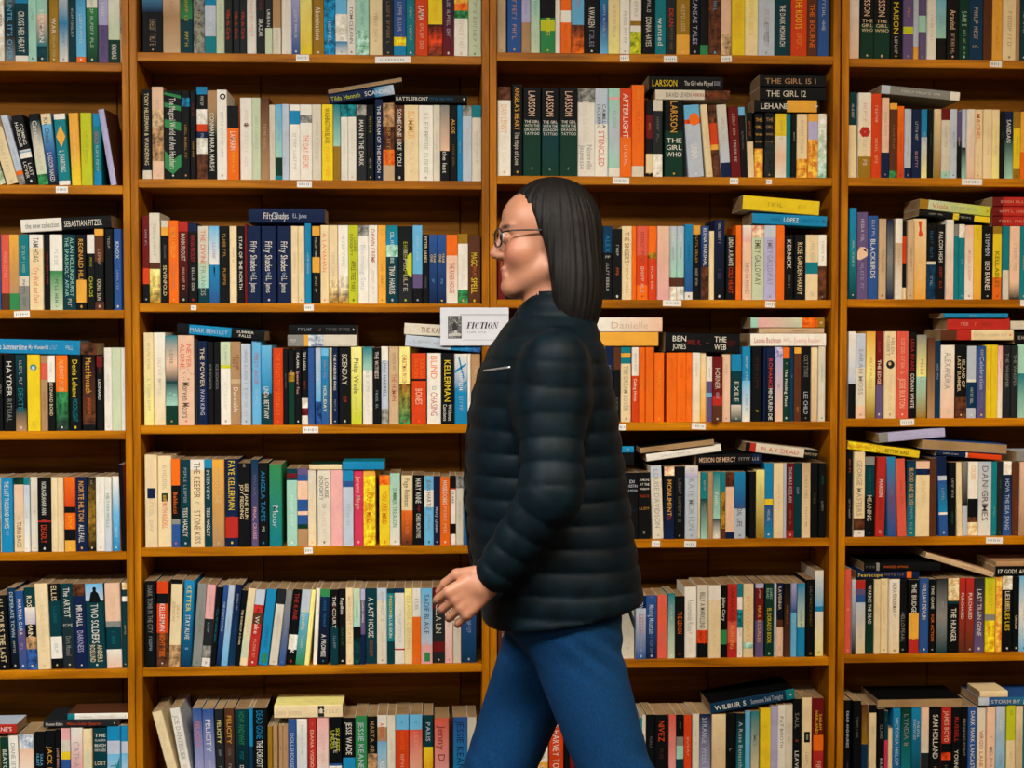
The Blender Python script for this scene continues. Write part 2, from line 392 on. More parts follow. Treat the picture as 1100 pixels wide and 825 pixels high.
# ---------------------------------------------------------------- the books, shelf by shelf
# one cell of the shelving:  @bay row ; each line one book:
#   right_edge  top  spine_bands  [lettering ...]   (edges in photo pixels on the plane of the spines)
#   g X = next book starts at X ; lN = top leans N px ; F = lying flat: F left right thickness slope bands lettering
BOOKS = """
@A 1 -1
4.5 -20 wh* bk:SILENCE:30-66
16.5 -18 gy>dt>ch>gy sb:UNTIL_IT'S_OVER:22-96
31 -21 cy28/dt92/wh wh:CROSS_HER_HEART:38-88
40 -17 mt bk#5:30-48 pg#8:55-90
51.5 -19 mt40/sp>tl80/dt* wh:HERMAN:35-75
g 53
63 -16 ol wh:WAR:42-62 cr#8:65-92
73 -18 wh>cy>wh gy#9:30-85
81.5 -17 dt wh#12:8-88
92 -20 cy>sb>sb92/og wh#10:35-80
g 93
105 -18 wh30/gn>dg wh#14:10-88
116 -16 lv50/pu wh#5:15-46 nv#9:52-95
129 -19 wh>pg70/dg wh:KANSAS:76-94
133.5 -15 tn*40/gy*60/sp
@B 1 153
175.5 -22 sb>nv45/bk be#10:55-90
194 -20 sp>tn>be br#6:10-50
207.5 -19 dg>gn52/dt ye#7:20-55 ye#4:70-90
220 -18 gy* lm#9:35-95
232.5 -16 cy30/lg75/tl wh#7:30-72
241.5 -14 pg gy#10:10-80
250 -18 ch ro:Villa_de_Carla:38-80
257.5 -18 ch ro:Villa_de_Carla:38-80
265 -18 ch ro:Villa_de_Carla:38-80
275.5 -20 wh ro#12:20-80
285 -17 ch wh:BRAZAR:50-75 re#4:20-40
293 -15 ch62/pg wh:URBAN:35-60
302 -13 tn60/iv gy#6:62-90
313.5 -18 wh sp#12:20-85
322.5 -17 lv>bl wh#11:25-88
335.5 -19 pl>ye go#10:40-85
348 -16 ol wh:Abominations:30-78
360.5 -14 cy* wh#6:40-90
373.5 -15 sb40/wh*80/cy>wh gy#3:60-80
382 -12 wh bk:TOM_CLEANN:20-88
396.5 -17 mt65/mt* gn#9:25-60
411 -18 cr tn#10:40-80 re#2:45-50
423 -14 ch tn#12:20-82
436.5 -13 bl72/ye*85/cy cr#12:20-70
446 -15 tl wh#5:30-45 wh#6:55-78
460 -19 ro wh:LAMA:30-50 sp#8:55-90
475.5 -17 ye55/bk>ro>br* go#6:20-50
488 -16 nv>dr wh#14:10-72
503 -12 go*20/og*30/gn*42/wh be#9:45-88
517.5 -18 pg br#12:10-90
@C 1 534
544 -17 be gy#11:20-85
g 545
560 -20 bl go#9:25-85
570 -15 lv55/tn gy#4:20-50
580.5 -14 mt>pg cy#5:20-45 be#6:60-90
596.5 -18 bk*50/gn53/lm68/gn ye#6:50-75
602 -12 wh
614 -17 og38/wh55/og ro#8:58-90
627.5 -19 sb60/br*>og ro#3:20-40
644.5 -18 bk wh:AWAKEN:33-62 lv#5:66-90
653.5 -14 cy>bl>sb wh#12:20-80
666 -17 cr>pl gy#12:30-75
677 -20 wh gy#10:40-85
689 -13 wh50/ol57/wh66/lm* gy#5:20-45
g 690
704 -18 tl20/bk wh#5:20-40 wh:DONNA_HAYES:47-88
716 -16 tl wh:wanted:40-92
726.5 -18 ch ro:DEAN:35-60 ol#8:62-92
741 -14 ol70/go cr#9:25-65
752 -18 bk* lv:KANSAS_TALES:20-85
761.5 -17 bk85/gn
775 -15 br* sb#3:15-40
786 -19 sp70/be* br#2:70-85
800 -18 ye go:GRAND_HOTEL:25-78
814.5 -16 pl>cr go#9:20-70
832 -13 lg gy#6:50-80 tn#9:30-85
849.5 -15 dt wh:THE_DARK_MONARCH:25-85
867 -19 ro ye:THE_ROOTS:20-62 go#5:68-90
878.5 -17 br og:THE_BOURNE:25-88
890.5 -16 bl wh#8:15-66
@D 1 912
923.5 -17 wh>sp be#10:30-90
g 924
938.5 -20 bk55/dg sp:LARSSON:8-45 Hcr:THE|GIRL|WHO:48-66
956.5 -20 bk55/dg sp:LARSSON:8-45 Hcr:THE|GIRL|WHO:48-66
969 -18 bk ye:MAISON:25-66 wh#6:70-92
g 970
981 -14 pu55/lm65/pu go#3:20-50
987 -13 lg82/go
996 -16 pu40/mt62/pu gy#6:65-90
1005.5 -12 wh gy#9:30-80
1017 -15 sb>mt70/bk* gy#3:30-60
1030 -19 bk sp:Aravind:35-60 sp#7:65-92
1041 -17 dg mt:SAM_S:35-55 mt#8:60-92
1056.5 -18 db cr#9:30-72 Hcr#3:75-88
1066 -16 br dr#8:15-70
1077 -14 go ol#6:40-90
1091 -17 cr br#9:35-85
1095.5 -13 tn
1105 -18 dt wh#8:20-80
@A 2 0
7 132 dg*>pg l-20
20 124 tn18/cr l-20 gy#10:30-90
28 124 lg80/og86/gy* l-19 ro#8:8-38 gy#9:42-78
41 124 bk50/wh>cy54/wh62/bk l-15 wh:COMING|HARBOUR:10-46 wh:LAST|LOVER:66-92
52.5 122 bk10/dt>iv>pg85/gn* l-10 wh:Catalina:10-42 tn#7:50-80
63.5 122 cr15/sb>bl>bk l-8 bk:Kit_Chase:6-42 wh:LAGOON_NAKED:55-95
76 122 wh8/tl94/wh l-5 wh:L_J_HARDING:52-82 =blue spine with golden diamond
g 77
87.5 121 go>go>ye l-3 cr#11:20-70
g 88
100 121 lm l-1 ol#9:15-80
109 121 cy18/tl80/cy l-1 ro:GOLD:25-42 wh#10:44-80
g 119
126 117 lv l-13 y6 c:br gy#7:30-70 h
@B 2 153
163 97 bk90/iv cr:TONY_HILLERMAN_&_WANDERING:4-84
g 163.5
176 94 sp25/be*45/tn*80/sp be#6:10-40
195.5 98 bk wh:The_Magical_World_of_Ann_Heathers:8-88 =black spine with green diagonal stripes
204.5 98 bk8/cy*18/bk go#14:25-90
211 98 bk re#8:5-38 go#9:42-90
223 93.5 cy8/bk*24/wh*40/ro48/nv55/wh*72/br* wh#6:10-20 lg#4:50-56
233.5 97.5 tn20/tn>dg50/bk wh:CONMAN_MARA_MARSH:25-90
244.5 97 wh gy#14:15-85 =white spine with small round logo at its top
257 114 bk*30/og wh:LAMARIN:35-60 ye#8:62-90
g 258
271 105 wh be#14:15-85 =white spine with one brown spot
280 105 pg gy#12:10-75
289.5 105 br>tn sp#10:15-80
296 112.5 iv gy#12:20-80
303.5 112 sb>mt70/dg94/tl gy#9:10-60
311 112 lg be#10:20-80
322.5 112 wh8/cy26/wh gy#11:35-88
335.5 112 wh14/gy*24/wh og:THE_DAY_BEFORE:40-85
345.5 112 iv gy#12:15-80
g 346
358 112 ye bk:WASHINGTON_BLACK:5-52 og#8:55-95
366 112 tl>mt55/ol
374 112 tl*16/wh be#12:20-85
383 112 tl*16/wh be#12:20-85
394 112 gy*14/ch wh:MAN_IN_THE_DARK:20-80
402 112 bk ye#7:10-42 wh#5:65-90
g 403
411.5 106 nv wh:THE_DREAM_OF_THE_MOON:8-90
424 110 tn*30/br*60/og*80/be go#12:8-92
434.5 112 br*50/bk wh:SOMEONE_LIKE_YOU:5-80
450 112 cr go:SUMMER:8-45 be#8:50-90
465.5 112 wh gy#5:10-40 gn#11:35-90
473 112 iv be#11:20-80
483 112 gy>sp60/bk wh:the_last:60-90
491.5 112 bk go:ALOE:15-40 ol#9:42-90
497 112 cy lg#9:20-90
507 112 gy*14/lg be#11:20-80
517.5 112 tl16/iv gy#10:30-80
F 424 502 9 0 bk wh:BATTLEFRONT:2-46 cy#12:48-80
F 354 424 10.5 -.165 nv70/cy>lg lm:Tilda_Hannah:3-48 wh:SCANDAL:55-95
F 353 432 4 -.18 cr P c:gy
@C 2 534.5
549 94 br*15/wh go:DAN_LENNY:20-52 sp#9:55-85
g 550
561.5 91.5 bk go:ANGELA'S_HEART:3-50 iv:The_Hope_of_Love:52-88
g 562
581 95 bk40/dg sp:LARSSON:4-32 Hwh:THE_GIRL|WITH_THE|DRAGON|TATTOO:36-54 Hgo#1:88-95
g 582
600.5 95 bk40/dt>dg sp:LARSSON:4-32 Hwh:THE_GIRL|WITH_THE|DRAGON|TATTOO:36-54 Hwh#1:88-95
g 601.5
620.5 95 bk40/dg sp:LARSSON:4-32 Hwh:THE_GIRL|WITH_THE|DRAGON|TATTOO:36-54 Hwh#1:88-95
639.5 95 gy*16/wh iv:Emma_La_Poesie:15-62 gy:Nouvelle|Jeunesse:64-92
653.5 95 lg40/wh bk:CAMILLA|LACKBERG:18-45 ro:STENCILED:48-88
666 95 mt10/pk13/mt>lg>mt90/wh gy#5:20-50
678.5 95 ro55/og wh:AFTERLIGHT:6-56 wh#6:62-90
692.5 91 og88/iv go#4:5-15 ro#5:28-50 =tall plain orange spine
g 694
701.5 107 bk20/dr50/bk70/cr95/bk go#4:20-50
712 107 iv14/ch70/wh* gy#8:18-60
g 714
734 107 bk40/dg go:LARSSON:2-42 Hwh:THE|GIRL|WHO:48-75
g 740
757 112 sb20/ro*26/lg l-6 wh:UNNA:55-75 =pale book with orange disc near its top
g 758.5
766 112 cr l-7 be#10:15-80
775 112 br*25/ro55/go62/br* l-6 ol#8:15-50
785.5 112 iv>lg80/nv l-6 gy#8:10-60
796.5 114 dr l-4 sp#8:10-40 wh#7:45-80
804 114 sb12/bk l-4 gy#9:15-80
811 120 bk45/cr l-3 og#8:5-45
820.5 120 bk55/go* Hgo:THE|GIRL|WHO|PLAYED:5-50
g 821.5
831.5 120 bk45/ch* Htn:THE|GIRL|WHO|PLAYED:5-50
g 833
845 121 ye35/wh>sp>wh gy#8:10-40
850 121 tl
856 121 bk cr#6:20-50
868 121 cr70/go* gy#9:10-60
878.5 121 go12/lv40/go* bk#8:30-95
887.5 121 wh>mt* gy#9:10-80
F 704 784 10.5 0 iv66/br* bk:DAVID_LEVEN:14-48 ro#12:50-95
F 697 777 14.5 0 bk ye:LARSSON:5-38 wh:The_Girl_who_Played:48-86 lg#3:88-96
F 810 880 13 0 bk50/go96/bk wh:LEHANE:10-52
F 816 887 14 0 bk iv:THE_GIRL_12:10-70
F 816 887 12.5 0 bk tn:THE_GIRL_15_1:8-85
@D 2 911.5
920.5 99.6 dt38/cr wh#6:8-36
g 921.5
935.5 100 wh>cr75/ol ro#5:8-38 tn#7:55-85 =cream spine with red flower
946 101 ro wh#6:8-40 cr#8:48-88
g 947
955.5 105 sp68/nv gy#10:10-55
964 111 go8/br90/gn* tn#10:15-75
971.5 114 og>ro br#9:20-80
979 117 lg85/nv gy#9:20-85
g 980
990.5 117 nv wh#8:18-45 pk#6:55-90
997 117 cy40/lg>pl gy#6:20-60
1003 117 bk gn#8:10-80
1010.5 117 cr>ol gy#8:20-80
1020 117 dr16/iv90/mt gy#8:20-60
1027.5 117 lg bl#8:20-70
1033.5 119 pu45/bk wh#6:20-70
1038 117 lg55/bk>mt
1046.5 117 wh>sp be#8:20-80
1056 117 cr ro:MACNELL:5-50 be#5:55-90
1065.5 117 cr be#9:15-80
1074 117 cr>pl be#9:15-80
1079 119 bk gn#6:10-60
1089 119 nv40/dt>mt wh:SANIDAN:12-46
1096.5 119 ol25/ye85/ol bk#8:30-70
1106 119 go60/og
F 946 1030 9.5 .085 lg11/gy88/wh wh#14:25-75
@A 3 -1
1 252 bl
10 252 co78/br sp#10:10-70
20.5 252 go>tn78/gn ol#11:10-70
31.5 252 tl55/iv68/gy pg#9:15-50 bk#8:60-95
g 32
47 252 wh18/cr bk:TAMI_HOAG:4-36 ro:Cry_Wolf_and_Dark:44-92
54.5 252 bk ro#16:5-85
68 252 wh48/gn>pg gy#5:18-42 dg#8:55-90
82 252 dt mt:ALAN_HOLLINGHURST|THE_SPARSHOLT_AFFAIR:4-82 wh#3:85-96
93 252 bk60/go90/bk go:REGINALD_HILL:6-62
102 252 wh25/bk lm#4:28-45 lm:CHAOS:50-88
112 246 go8/br40/bk90/br sp#6:20-50 cr:OONA_SUN:62-88
g 113
122 246 bk iv#5:4-28
130.5 246 bl wh:KNOX:12-40 lg#8:45-80
134 246 nv
F 23 120 13.5 -.06 wh45/bk bk:the_new_collection:5-42 wh:SEBASTIAN_FITZEK:48-90
@B 3 153.5
161 232 dr60/ro78/bk lg#8:10-40 dr#6:42-60
172.5 229 iv55/br62/pl>ol* gy#10:10-50
g 173
181.5 237 iv8/go18/bk gy#6:25-50 cr:SEVENFOLD:50-95
192 237 og go:SELMA_LAGERLOF:8-45 gy#9:50-85
202.5 238 re12/dr>bk iv:MANN_PROUST:15-48 sp#7:55-85
212.5 240 nv10/bk re:MANN_PROUST:15-48 wh#8:55-85
224 243 iv45/pg>mt80/dt ro:THE_DIVINE:5-50 gy:FRANCIS:52-90
g 225
236 243 sb>wh50/cy>bl ro#6:20-45 =sky-blue spine with clouds and diving figure
246.5 243 bk go#8:10-40 go#6:50-80
254.5 243 cr gy#7:15-60
g 255
263 243 bk wh:STAR_OF_THE_NORTH:4-92
266 241 dr
280.5 243 nv wh:Fifty_Shades:20-58 lg:Darker:60-66 wh:E.L._James:64-86
g 281
297 243 nv wh:Fifty_Shades:20-58 lg:Freed:60-66 wh:E.L._James:64-86
g 298
313 243 nv wh:Fifty_Shades:20-58 lg:Grey:60-66 wh:E.L._James:64-86
320.5 243 cr gy#10:15-80
327.5 243 cr gy#10:15-80
334.5 240 cy wh#11:15-85
g 335.5
344 243 go12/bk40/go60/bk wh#8:15-40 cr#7:60-90
353.5 242 cr og:A_LANAHAN:10-60 go#6:62-90
363 242 cr70/cr>ol* gy#9:30-70
374.5 242 wh62/wh>ol* gy#9:10-55
385 242 lm bk:LOUISE|DOUGHTY:10-40 bk:APPLE_TREE_YARD:45-85
396 242 gy*14/wh lg:Blooming_Soul:20-88
406 242 wh re:DAWN_CREME:5-48 be#8:55-90
415 242 go ol#3:50-58 bk#4:62-75
428 242 tl>cy25/mt*40/dt lg#8:8-50 wh:TINA_HARRIS:52-88
443.5 243 bk>ch lm#10:20-70 wh#9:30-85 =dark spine with lime disc
454 242 sb62/pu80/bk lg#8:8-50
461 252 bk cr:PETER_JAMES:3-40 gy#6:48-90
470 252 bl>nv ye:YEAR|ONE:18-50 sb#2:60-75
479.5 252 bl>nv ye:YEAR|ONE:18-50 sb#2:60-75
492 252 og30/sp>wh re:THE_RIVER_HOUSE:40-85
503 251 ol14/wh80/gn* be#8:25-75
516.5 253 br8/br ye:MAGIC:25-45 og#5:45-60 ye:SPELL:62-85
F 267 349 15.5 0 nv wh:Fifty_Shades:20-52 lg:Grey:30-50 lg:E.L._James:58-76
@C 3 534.5
fill 620
628 242 gy>ch be#5:10-40
638 242 cy>bl lg:sightseeing:8-50
g 638.5
647.5 243 bk lg#5:8-35 Hgy#2:38-46 wh:LEMAITRE:50-82
658 243 db36/bk cy:ALEX:12-36 Hwh#2:36-48 wh#10:50-88
668 246 bk wh#4:12-48 nv#2:30-45 og#3:55-65
679 243 cr br:THE_SINGER'S:8-50 bk#9:52-92
684 243 og
696 243 co40/ro80/og br#9:8-50 wh#8:55-90
706 243 og36/ol*44/ro wh#8:50-90
719 243 sp>pk be#9:20-85
727.5 243 lg>mt70/br82/wh* wh#4:5-25 br#6:25-48
735.5 243 lg>mt70/br82/wh* wh#4:5-25 br#6:25-48
744 241 cy8/cy>bl90/wh dt#8:10-70
753 242 go12/bk go#10:8-55 iv#9:58-80
761.5 243 bl>nv55/br* wh:ELENA_MARSHAL:3-54
767.5 248 cr
779 236 nv>bk wh#12:3-30 pu#3:60-75
g 780
790.5 252 bk wh:LINDA_LA_PLANTE:5-48 ro:COLD_HEART:50-90
796.5 242 og
g 797.5
807.5 242 wh>pk22/sp gy:BIRD_IN_HAND:50-92
821 242 sp*16/pg br:EMILY_GALLOWAY:20-80
834 242 lg16/lv gy:EMILY_GALLOWAY:20-80
843 242 og
853 252 bk wh:KERNICK:5-55 gy#5:60-85
865 252 bk cr:ROSE_GARDEN_HARDY:12-92
878.5 252 cr42/tl60/cr gy#9:10-40 gy#2:88-94
887.5 252 wh48/br* gy#7:5-45
F 808 888 11.5 .04 cy bk#6:25-38 wh:LOPEZ:42-62 nv#7:66-90
F 797 879 15.5 .075 ye bk#5:33-52 ol#3:72-82 c:wh
@D 3 912
919.5 223.6 cy>tl>dt wh#12:10-90
g 920.5
932.5 228 pu wh#8:8-34 lv#7:58-90 =purple spine with pale cut-out face
943.5 232 bl wh#6:5-25 wh:BLACKBIRDS:28-75
g 944.5
953 235 be br#10:20-85
960 236 nv>gy>nv lg#8:15-80
g 961
969 235 wh30/be>wh tn#8:15-80
974.5 237 bk*20/ro55/bk*85/cr
981.5 236 be br#12:10-90
996 235 cr>go go#9:22-80 =cream spine with red drips at its top
1006 240 bk50/iv54/db* cy#9:5-50 lg#4:60-90
1015.5 241 bk wh:FALCON_HIGH:10-50 ro#8:52-90
1024 236 wh>sp lg#8:10-70
1029.5 241 gy16/tl
1036 241 wh*18/tl lg#3:40-60
1045.5 242 sp>wh ro#10:30-80 bk#1:34-38
1054.5 242 ye>go ol#5:5-20
g 1055
1066.5 243 bk lg:STEPHEN:10-40 wh:LEO_BARNES:48-88
1076.5 243 ol10/ye70/og bk:KELLABLES:28-90
1083.5 243 tl60/iv
g 1084
1095 243 sp76/sp>bk gy#8:15-70
1105 243 tl go#5:40-60
F 987 1063 7 .105 bk48/ye56/bk78/ye iv#8:5-42 wh#8:48-76
F 987 1063 11 .105 ol12/pg>lm ro:Viola:15-42 gn#9:45-80
F 1066 1145 10.5 0 dr14/re sp#12:10-60
F 1066 1145 10.5 0 dr14/re sp#12:10-60
F 1066 1145 10 0 dr14/re sp#12:10-60
@A 4 -1
3 381 bk wh#9:10-80
g 4.5
17 381 bk wh:HAYDER:8-55 gy:RITUAL:58-88
29 381 dt>bk70/dt>tn iv#8:8-40 tl:DEXTER:44-78
g 30
44 381 ye Hwh#2:10-30 ol#2:88-94 =yellow spine with green roundel
52 382 tn10/co32/tn br#8:40-80
60 382 wh35/bk gy#5:5-28 cr:LEONARD_BOND:36-80
73 382 og48/gn>ch* wh#8:5-50 go:ALEX_STAND:5-48
g 75
87.5 382 bk ye:Denis_Lehane:6-56 tl:MOONLIGHT:58-88
g 89
103 382 bk>br70/br*92/bk go:Matt_Haveach:4-50 og#4:55-80
g 104
111 383 dr14/bk wh:LEONARD:30-60 re#4:8-28
g 112
120.5 374 wh lv#12:15-80 pk#5:30-48
130.5 374 pg iv#12:10-80
136 374 wh gy#14:5-80
F -9 86 15 .025 cy wh:The_Summertime:3-40 wh:My_Wonderful:42-64 lg#4:66-74 wh#4:84-92
F 87 104 13 0 br*
@B 4 155
165.5 357 cr>pl ol#9:10-40 gy#9:50-90 bk#1:48-54
178 357 wh>cr tn#10:10-85 bk#1:50-54
g 178.5
191.5 360 tl>sp30/sp>dt52/dt>mt78/dg tn#4:15-32 =teal seascape spine with pale surf
209 360 sp ro:NEVER|ALONE:8-38 bk:Morven_Moors:52-92 =cream spine with orange title and bird flock
213 364 ch
223 366 nv bk#2:2-8 cr:THE_POWER:8-55 lg:IVAN_KING:58-88
230 367 bk gy:ICE_SCHOOL:15-70
237 367 bk gy:ICE_SCHOOL:15-70
248 367 pg28/lm32/wh gy#6:5-24 be#9:40-90
259 367 tn45/be50/tn dr:LEONIE|FREY:10-40 wh:Damnable:55-85
g 259.5
270 369 lg nv#12:8-50 gy#8:60-90 bk#1:54-58
g 270.5
280.5 366 sb re:PERCY_JACOB:15-52 lg#6:55-80
g 281
292.5 371 sb>cy60/dt wh:LINDA_BETTANY:52-92
g 293.5
304.5 374 ro og:THE_ROAD_TO_MANDALAY:6-88
310 375 bk gy#11:8-75
317 376 bk30/ol*42/dg lg#3:20-40
324 375 bk wh:FALAMA:5-25 pk:Spencer_Fox:28-60
331 375 bk65/wh*78/dr*88/wh wh:THE_LANDA:4-28 ro#5:40-55
338 374 bl pu#7:10-70
g 339
345.5 374 lg>sb70/bl* wh#7:10-60
353.5 374 sb10/cy>bl og#8:10-45 pl:HOLLIDAY:48-85
357 374 cr
363.5 374 nv wh:THE_FABERGE_RING:8-55 lg#7:60-90
g 364.5
377 374 bk iv:SCENDAY:8-48 ro#2:58-75
389 373 pl>lm wh#4:5-20 bk:Philip_Wade:15-60 ol#7:65-90
g 390
400.5 373 tl>mt30/wh gn#9:20-60 be#8:62-88
409.5 374 bk wh:THE_WITNESS:5-40 re#9:5-45 lg#7:50-85
417.5 373 wh18/lg80/gy* nv:LIVIA_HARRELL:8-75
g 418
429 373 be br#7:8-30 re:THE_HUMAN:35-70
440.5 373 pl48/ol>gn* re:CHRISTMAS_IN_LONDON:10-58
g 442.5
458 380 ro10/ro36/bk39/ro og:SARAH|WATERS:8-34 sp:BONES:50-72
g 459
474 380 wh og:BLIND:4-36 re:CHASING:55-88 bk#1:46-52
488 380 bk ye:KELLERMAN:10-68 wh:Without|Conscience:72-95
502.5 381 wh>lg>cy55/cy wh#5:15-60 lg#5:60-80 =white and blue spine with branching blue lines
506 381 wh
516 381 tn sp#9:10-60
F 309 383 12.5 0 gy24/go30/lg*52/iv wh#3:4-12
F 310 383 11 0 bk lg#5:14-34 Hsp#1:40-50 gy#10:55-90
F 190 284 10.5 .085 bk14/cy62/bk lg:MARK_BENTLEY:15-58 wh:SUMMER|FALLS:64-92
F 435 516 12 .09 lg60/cy*>bl gy#8:10-50
F 434 506 12.5 .055 iv wh#3:5-20 dr:THE_KANSAS:25-70
@C 4 534.5
fill 640
650.5 372 gy>ch
659 372 nv lg#8:15-60
667 373 br30/bk gy#6:60-90
678 373 tl8/go14/tl22/cr gy:THE_DREAM_LOVER:25-85
g 678.5
686 373 wh38/ro nv#8:4-34 wh:Calling_Home:42-72
693.5 373 og ro#6:5-30 go#6:40-60
702.5 373 og ro#6:5-35
g 703
713.5 379 og go#7:15-70
g 716
727 379 og ro#7:10-40
737 379 og ro#6:10-40
743.5 379 og ro#6:10-40
752 379 wh>cr gy#6:10-40
758.5 379 cr>go
765 383 wh38/pu56/sb62/pu br#6:10-40
776 383 dr60/re75/br iv:HORNER:18-50 lg#6:55-65
785 381 sp gy#5:15-30
g 785.5
797 381 cy25/dt75/iv>dt iv:EXILE:36-75
g 797.5
806.5 373 cy45/sb>wh wh#10:10-50 gy#7:60-90
g 807.5
818.5 373 bk br#10:10-60 lm#1:84-88
g 820
822.5 374 nv
832 374 nv>bk ro:ROMANCE:15-55 wh:MINTUREN_DIE:55-98
841.5 373 lv*16/lv>sp br#2:50-55
849 373 og16/dg wh:The_Healing_Place:20-90 sp#1:20-25
853 373 db lg#3:30-50
860.5 374 go8/br dr#9:10-70 go#3:80-88
870.5 374 bk gy:COLT_STRIKE:10-40 lg:LEE_CHILD:60-90
g 871.5
879 373 cr>be tn#8:10-90
886.5 373 iv gn#9:10-60
F 640 707 15 0 go
F 641 711 15.5 0 wh14/wh>sp be:Danielle:20-80
F 714 794 20.5 .02 bk wh:BEN|JONES:10-28 re#7:30-48 Hco#1:50-64 wh:THE|WEB:66-82 dr#4:82-94
F 806 887 13.5 0 wh wh#2:2-6 re:Leonie_Bachman:5-40 re#3:44-54 pk:Evening_Reader:58-92
F 815 885 6 0 be nv#10:30-98
F 806 885 11 0 mt10/pk>pg70/og*90/ol sp#9:15-40 ro:Ritual:70-92
@D 4 911
919 356 wh>lg60/bk
929.5 358 lg40/iv>iv85/sp gy:SARAH_MOSS:15-75
g 930
940 356 go>pl>ol tn#11:10-85
g 941
949 356 dr30/dr62/pu wh:THE_EDGE:32-62 co#5:8-28
g 949.5
962 356 cr gy:HELEN|ROBERT:5-28 be#9:50-90 =cream spine with dark round portrait
g 963
976 356 co Hcr#2:44-52 sp#9:8-42 sp:JESSIE_BURTON:54-88
984.5 357 bk re:LISSA_EVANS:8-45 wh:CONAN_WHITE:48-88
g 985
996 360 gy>pl50/mt>ol tn#8:20-70
1004 363 br>tn gy#10:10-90
1010.5 366 db lg#9:10-70
1025.5 371 wh>sp gy:ALEXANDRIA:10-60 gy#2:88-94
g 1026
1038.5 371 bk70/br* cr:ISLAND_OF|LAST_SUMMER:10-68
1048.5 372 lg46/wh50/db86/lg wh#8:58-80
g 1049
1058.5 372 bl>pu cr#3:5-15 lg:Celebration:15-60 gy#6:65-85
g 1059
1065.5 371 ye go#9:20-80
1072.5 371 ye go#9:20-80
1078 372 pk>wh gy#6:10-40
1086 372 ch gy:THE_WHISPER:8-60
1093.5 372 ch gy:THE_WHISPER:8-60
1104 370 mt40/tl>mt
F 1010 1088 11.5 0 br22/re42/cr ro#7:24-40 gy#14:45-92
F 1018 1085 12.5 .0 re re#3:8-18 sp#3:22-34 go#1:42-50 br#5:56-70
F 1013 1082 5 0 cy lg#6:30-60
F 1090 1165 13 0 bk wh#10:5-50
F 1086 1165 9.5 0 iv
@A 5 0
1.3 513 iv
g 2
14.5 513 cy wh:THE_LAST_THOUSAND_NAMES:5-68 lg#5:70-78
26 513 dg*10/sp>cr gy#4:52-58 bk:TURN_BACK:60-95
32.5 513 tl10/lg>wh be#6:30-70
41 513 iv go#9:10-60 bk#1:44-50
55.5 513 bk58/re60/bk wh:NORA_GRAHAM_ANN:6-50 Hro#2:55-62 ro:DEADLY:64-88
62.5 513 cr be#10:15-80
69 513 cr be#10:15-80
g 69.5
81.5 513 og>ro40/bk48/og70/bk85/go ye#4:50-70
94 513 nv go:NORTE_HILTON:6-60 wh:ALL_FALL:64-88
g 94.5
102.5 514 bk>ol*>bk iv#2:4-10 ol#14:10-88
g 103
113 513 wh be#8:8-35 co#1:72-76
120.5 513 wh>lg gn:HILTON_WELLS:20-70
128.5 513 wh>sb>cy wh#6:60-90
g 129
134 500 bk l-3 c:ro h
@B 5 156
169.5 487.4 cr gy#8:45-85 pk#7:8-32 =cream spine with dark blue square picture
184.5 489 cr og#3:48-54 ro:RUTH_RENDELL:52-80 gy#6:8-40 =cream spine with green square picture
194 492 og30/bk68/gy74/bl og:Baldacci:33-66
205 493 dt lg#11:8-50 wh:TESS_HADLEY:55-88
220 493 wh12/cr br:THE_KEEPER:3-44 br:STONE_KISS:58-96 bk#1:48-52
228.5 493 cy10/dt lg:INTERVIEW:8-50 wh:TESS_HADLEY:55-88
241.5 493 go>tn be:SANDSTONE:10-50
g 242
256.5 493 nv66/re90/nv ye:FAYE_KELLERMAN:2-58 re#5:64-88
269.5 497 bk cr:SEE_JANE_RUN|JOY_FIELDING:20-72 iv#4:1-5
278 494 db>pu gy#9:10-50 pk:FINAL_CRUISE:55-92
288.5 497 bk cy:ANGELA_TAPES:10-70 wh#2:76-82
g 289.5
303 499 gn>tl lg:Moor:50-78 =plain bright green hardback h
g 308
319.5 504 dt6/dr12/dt15/mt80/mt wh#9:20-88
331 504 pu8/bl16/sp40/bl55/sp60/bl72/dg78/tn be#3:10-50
339.5 506 iv>cr go#8:10-75
g 341
355.5 506 iv bk:LOUISE|DOUGHTY:8-40 bk#2:44-50 be#7:55-85
368.5 506 pk sp#10:20-80
380 506 cy14/bl22/lg gy#7:28-90
390.5 506 hp sp:Jeremy_Mogo:8-52
403.5 506 go8/ye* ro:YOU_ARE_MIND:28-70 =yellow spine with orange title against pink-red book
g 407.5
419 512 og*14/ye ro:YOU_ARE_MIND:22-70 =yellow spine with orange title beside pale mint book
430 510 mt>wh gn:SUMMER_TREASON:20-75
g 431.5
443.5 512 cr50/og>br bk:Page_Robinson:5-45 tn#8:52-85
456 512 bk wh:MARY_ANNE:5-40 re#2:42-52 wh:CHRIS_MCINTYRE:55-90
466 513 sb20/wh45/sb bk:JEAN_HARTLE:5-50 re#6:55-80
473 513 nv lg:Misty_Queens:40-88
483.5 514 og wh:MAISIE_DOBBS:5-40 wh#9:42-85
490 513 bk18/re20/wh70/bk*85/wh nv:CLARE:22-40
498 513 gy*18/iv gy#8:25-75
508 513 lg>cy>bl go#2:48-54
516 514 bl
F 332 367 6 0 cr c:dg
F 368 413 9 0 cy c:tl
@C 5 534.5
fill 672
686 508 bk Hlg:DI|KRISTIN|LAWSON:10-30 Hdb#4:48-65
699 508 bk Hwh:SOMEONE|AT_THE|WINDOW:8-28 Hro#5:33-38 Hgo#5:48-60 Hwh#1:87-93
g 700
712 501 lg16/iv l-3 gy:LOUISE_DAVIDSON:5-85
723 502 sp*12/bk>nv go:MONUMENT:18-68 ro#2:68-74
734.5 502 bk gy#12:15-78
748.5 501 wh>lv16/lg gy:KATE_MORTON:18-88 pu#2:3-8
751.5 508 cr
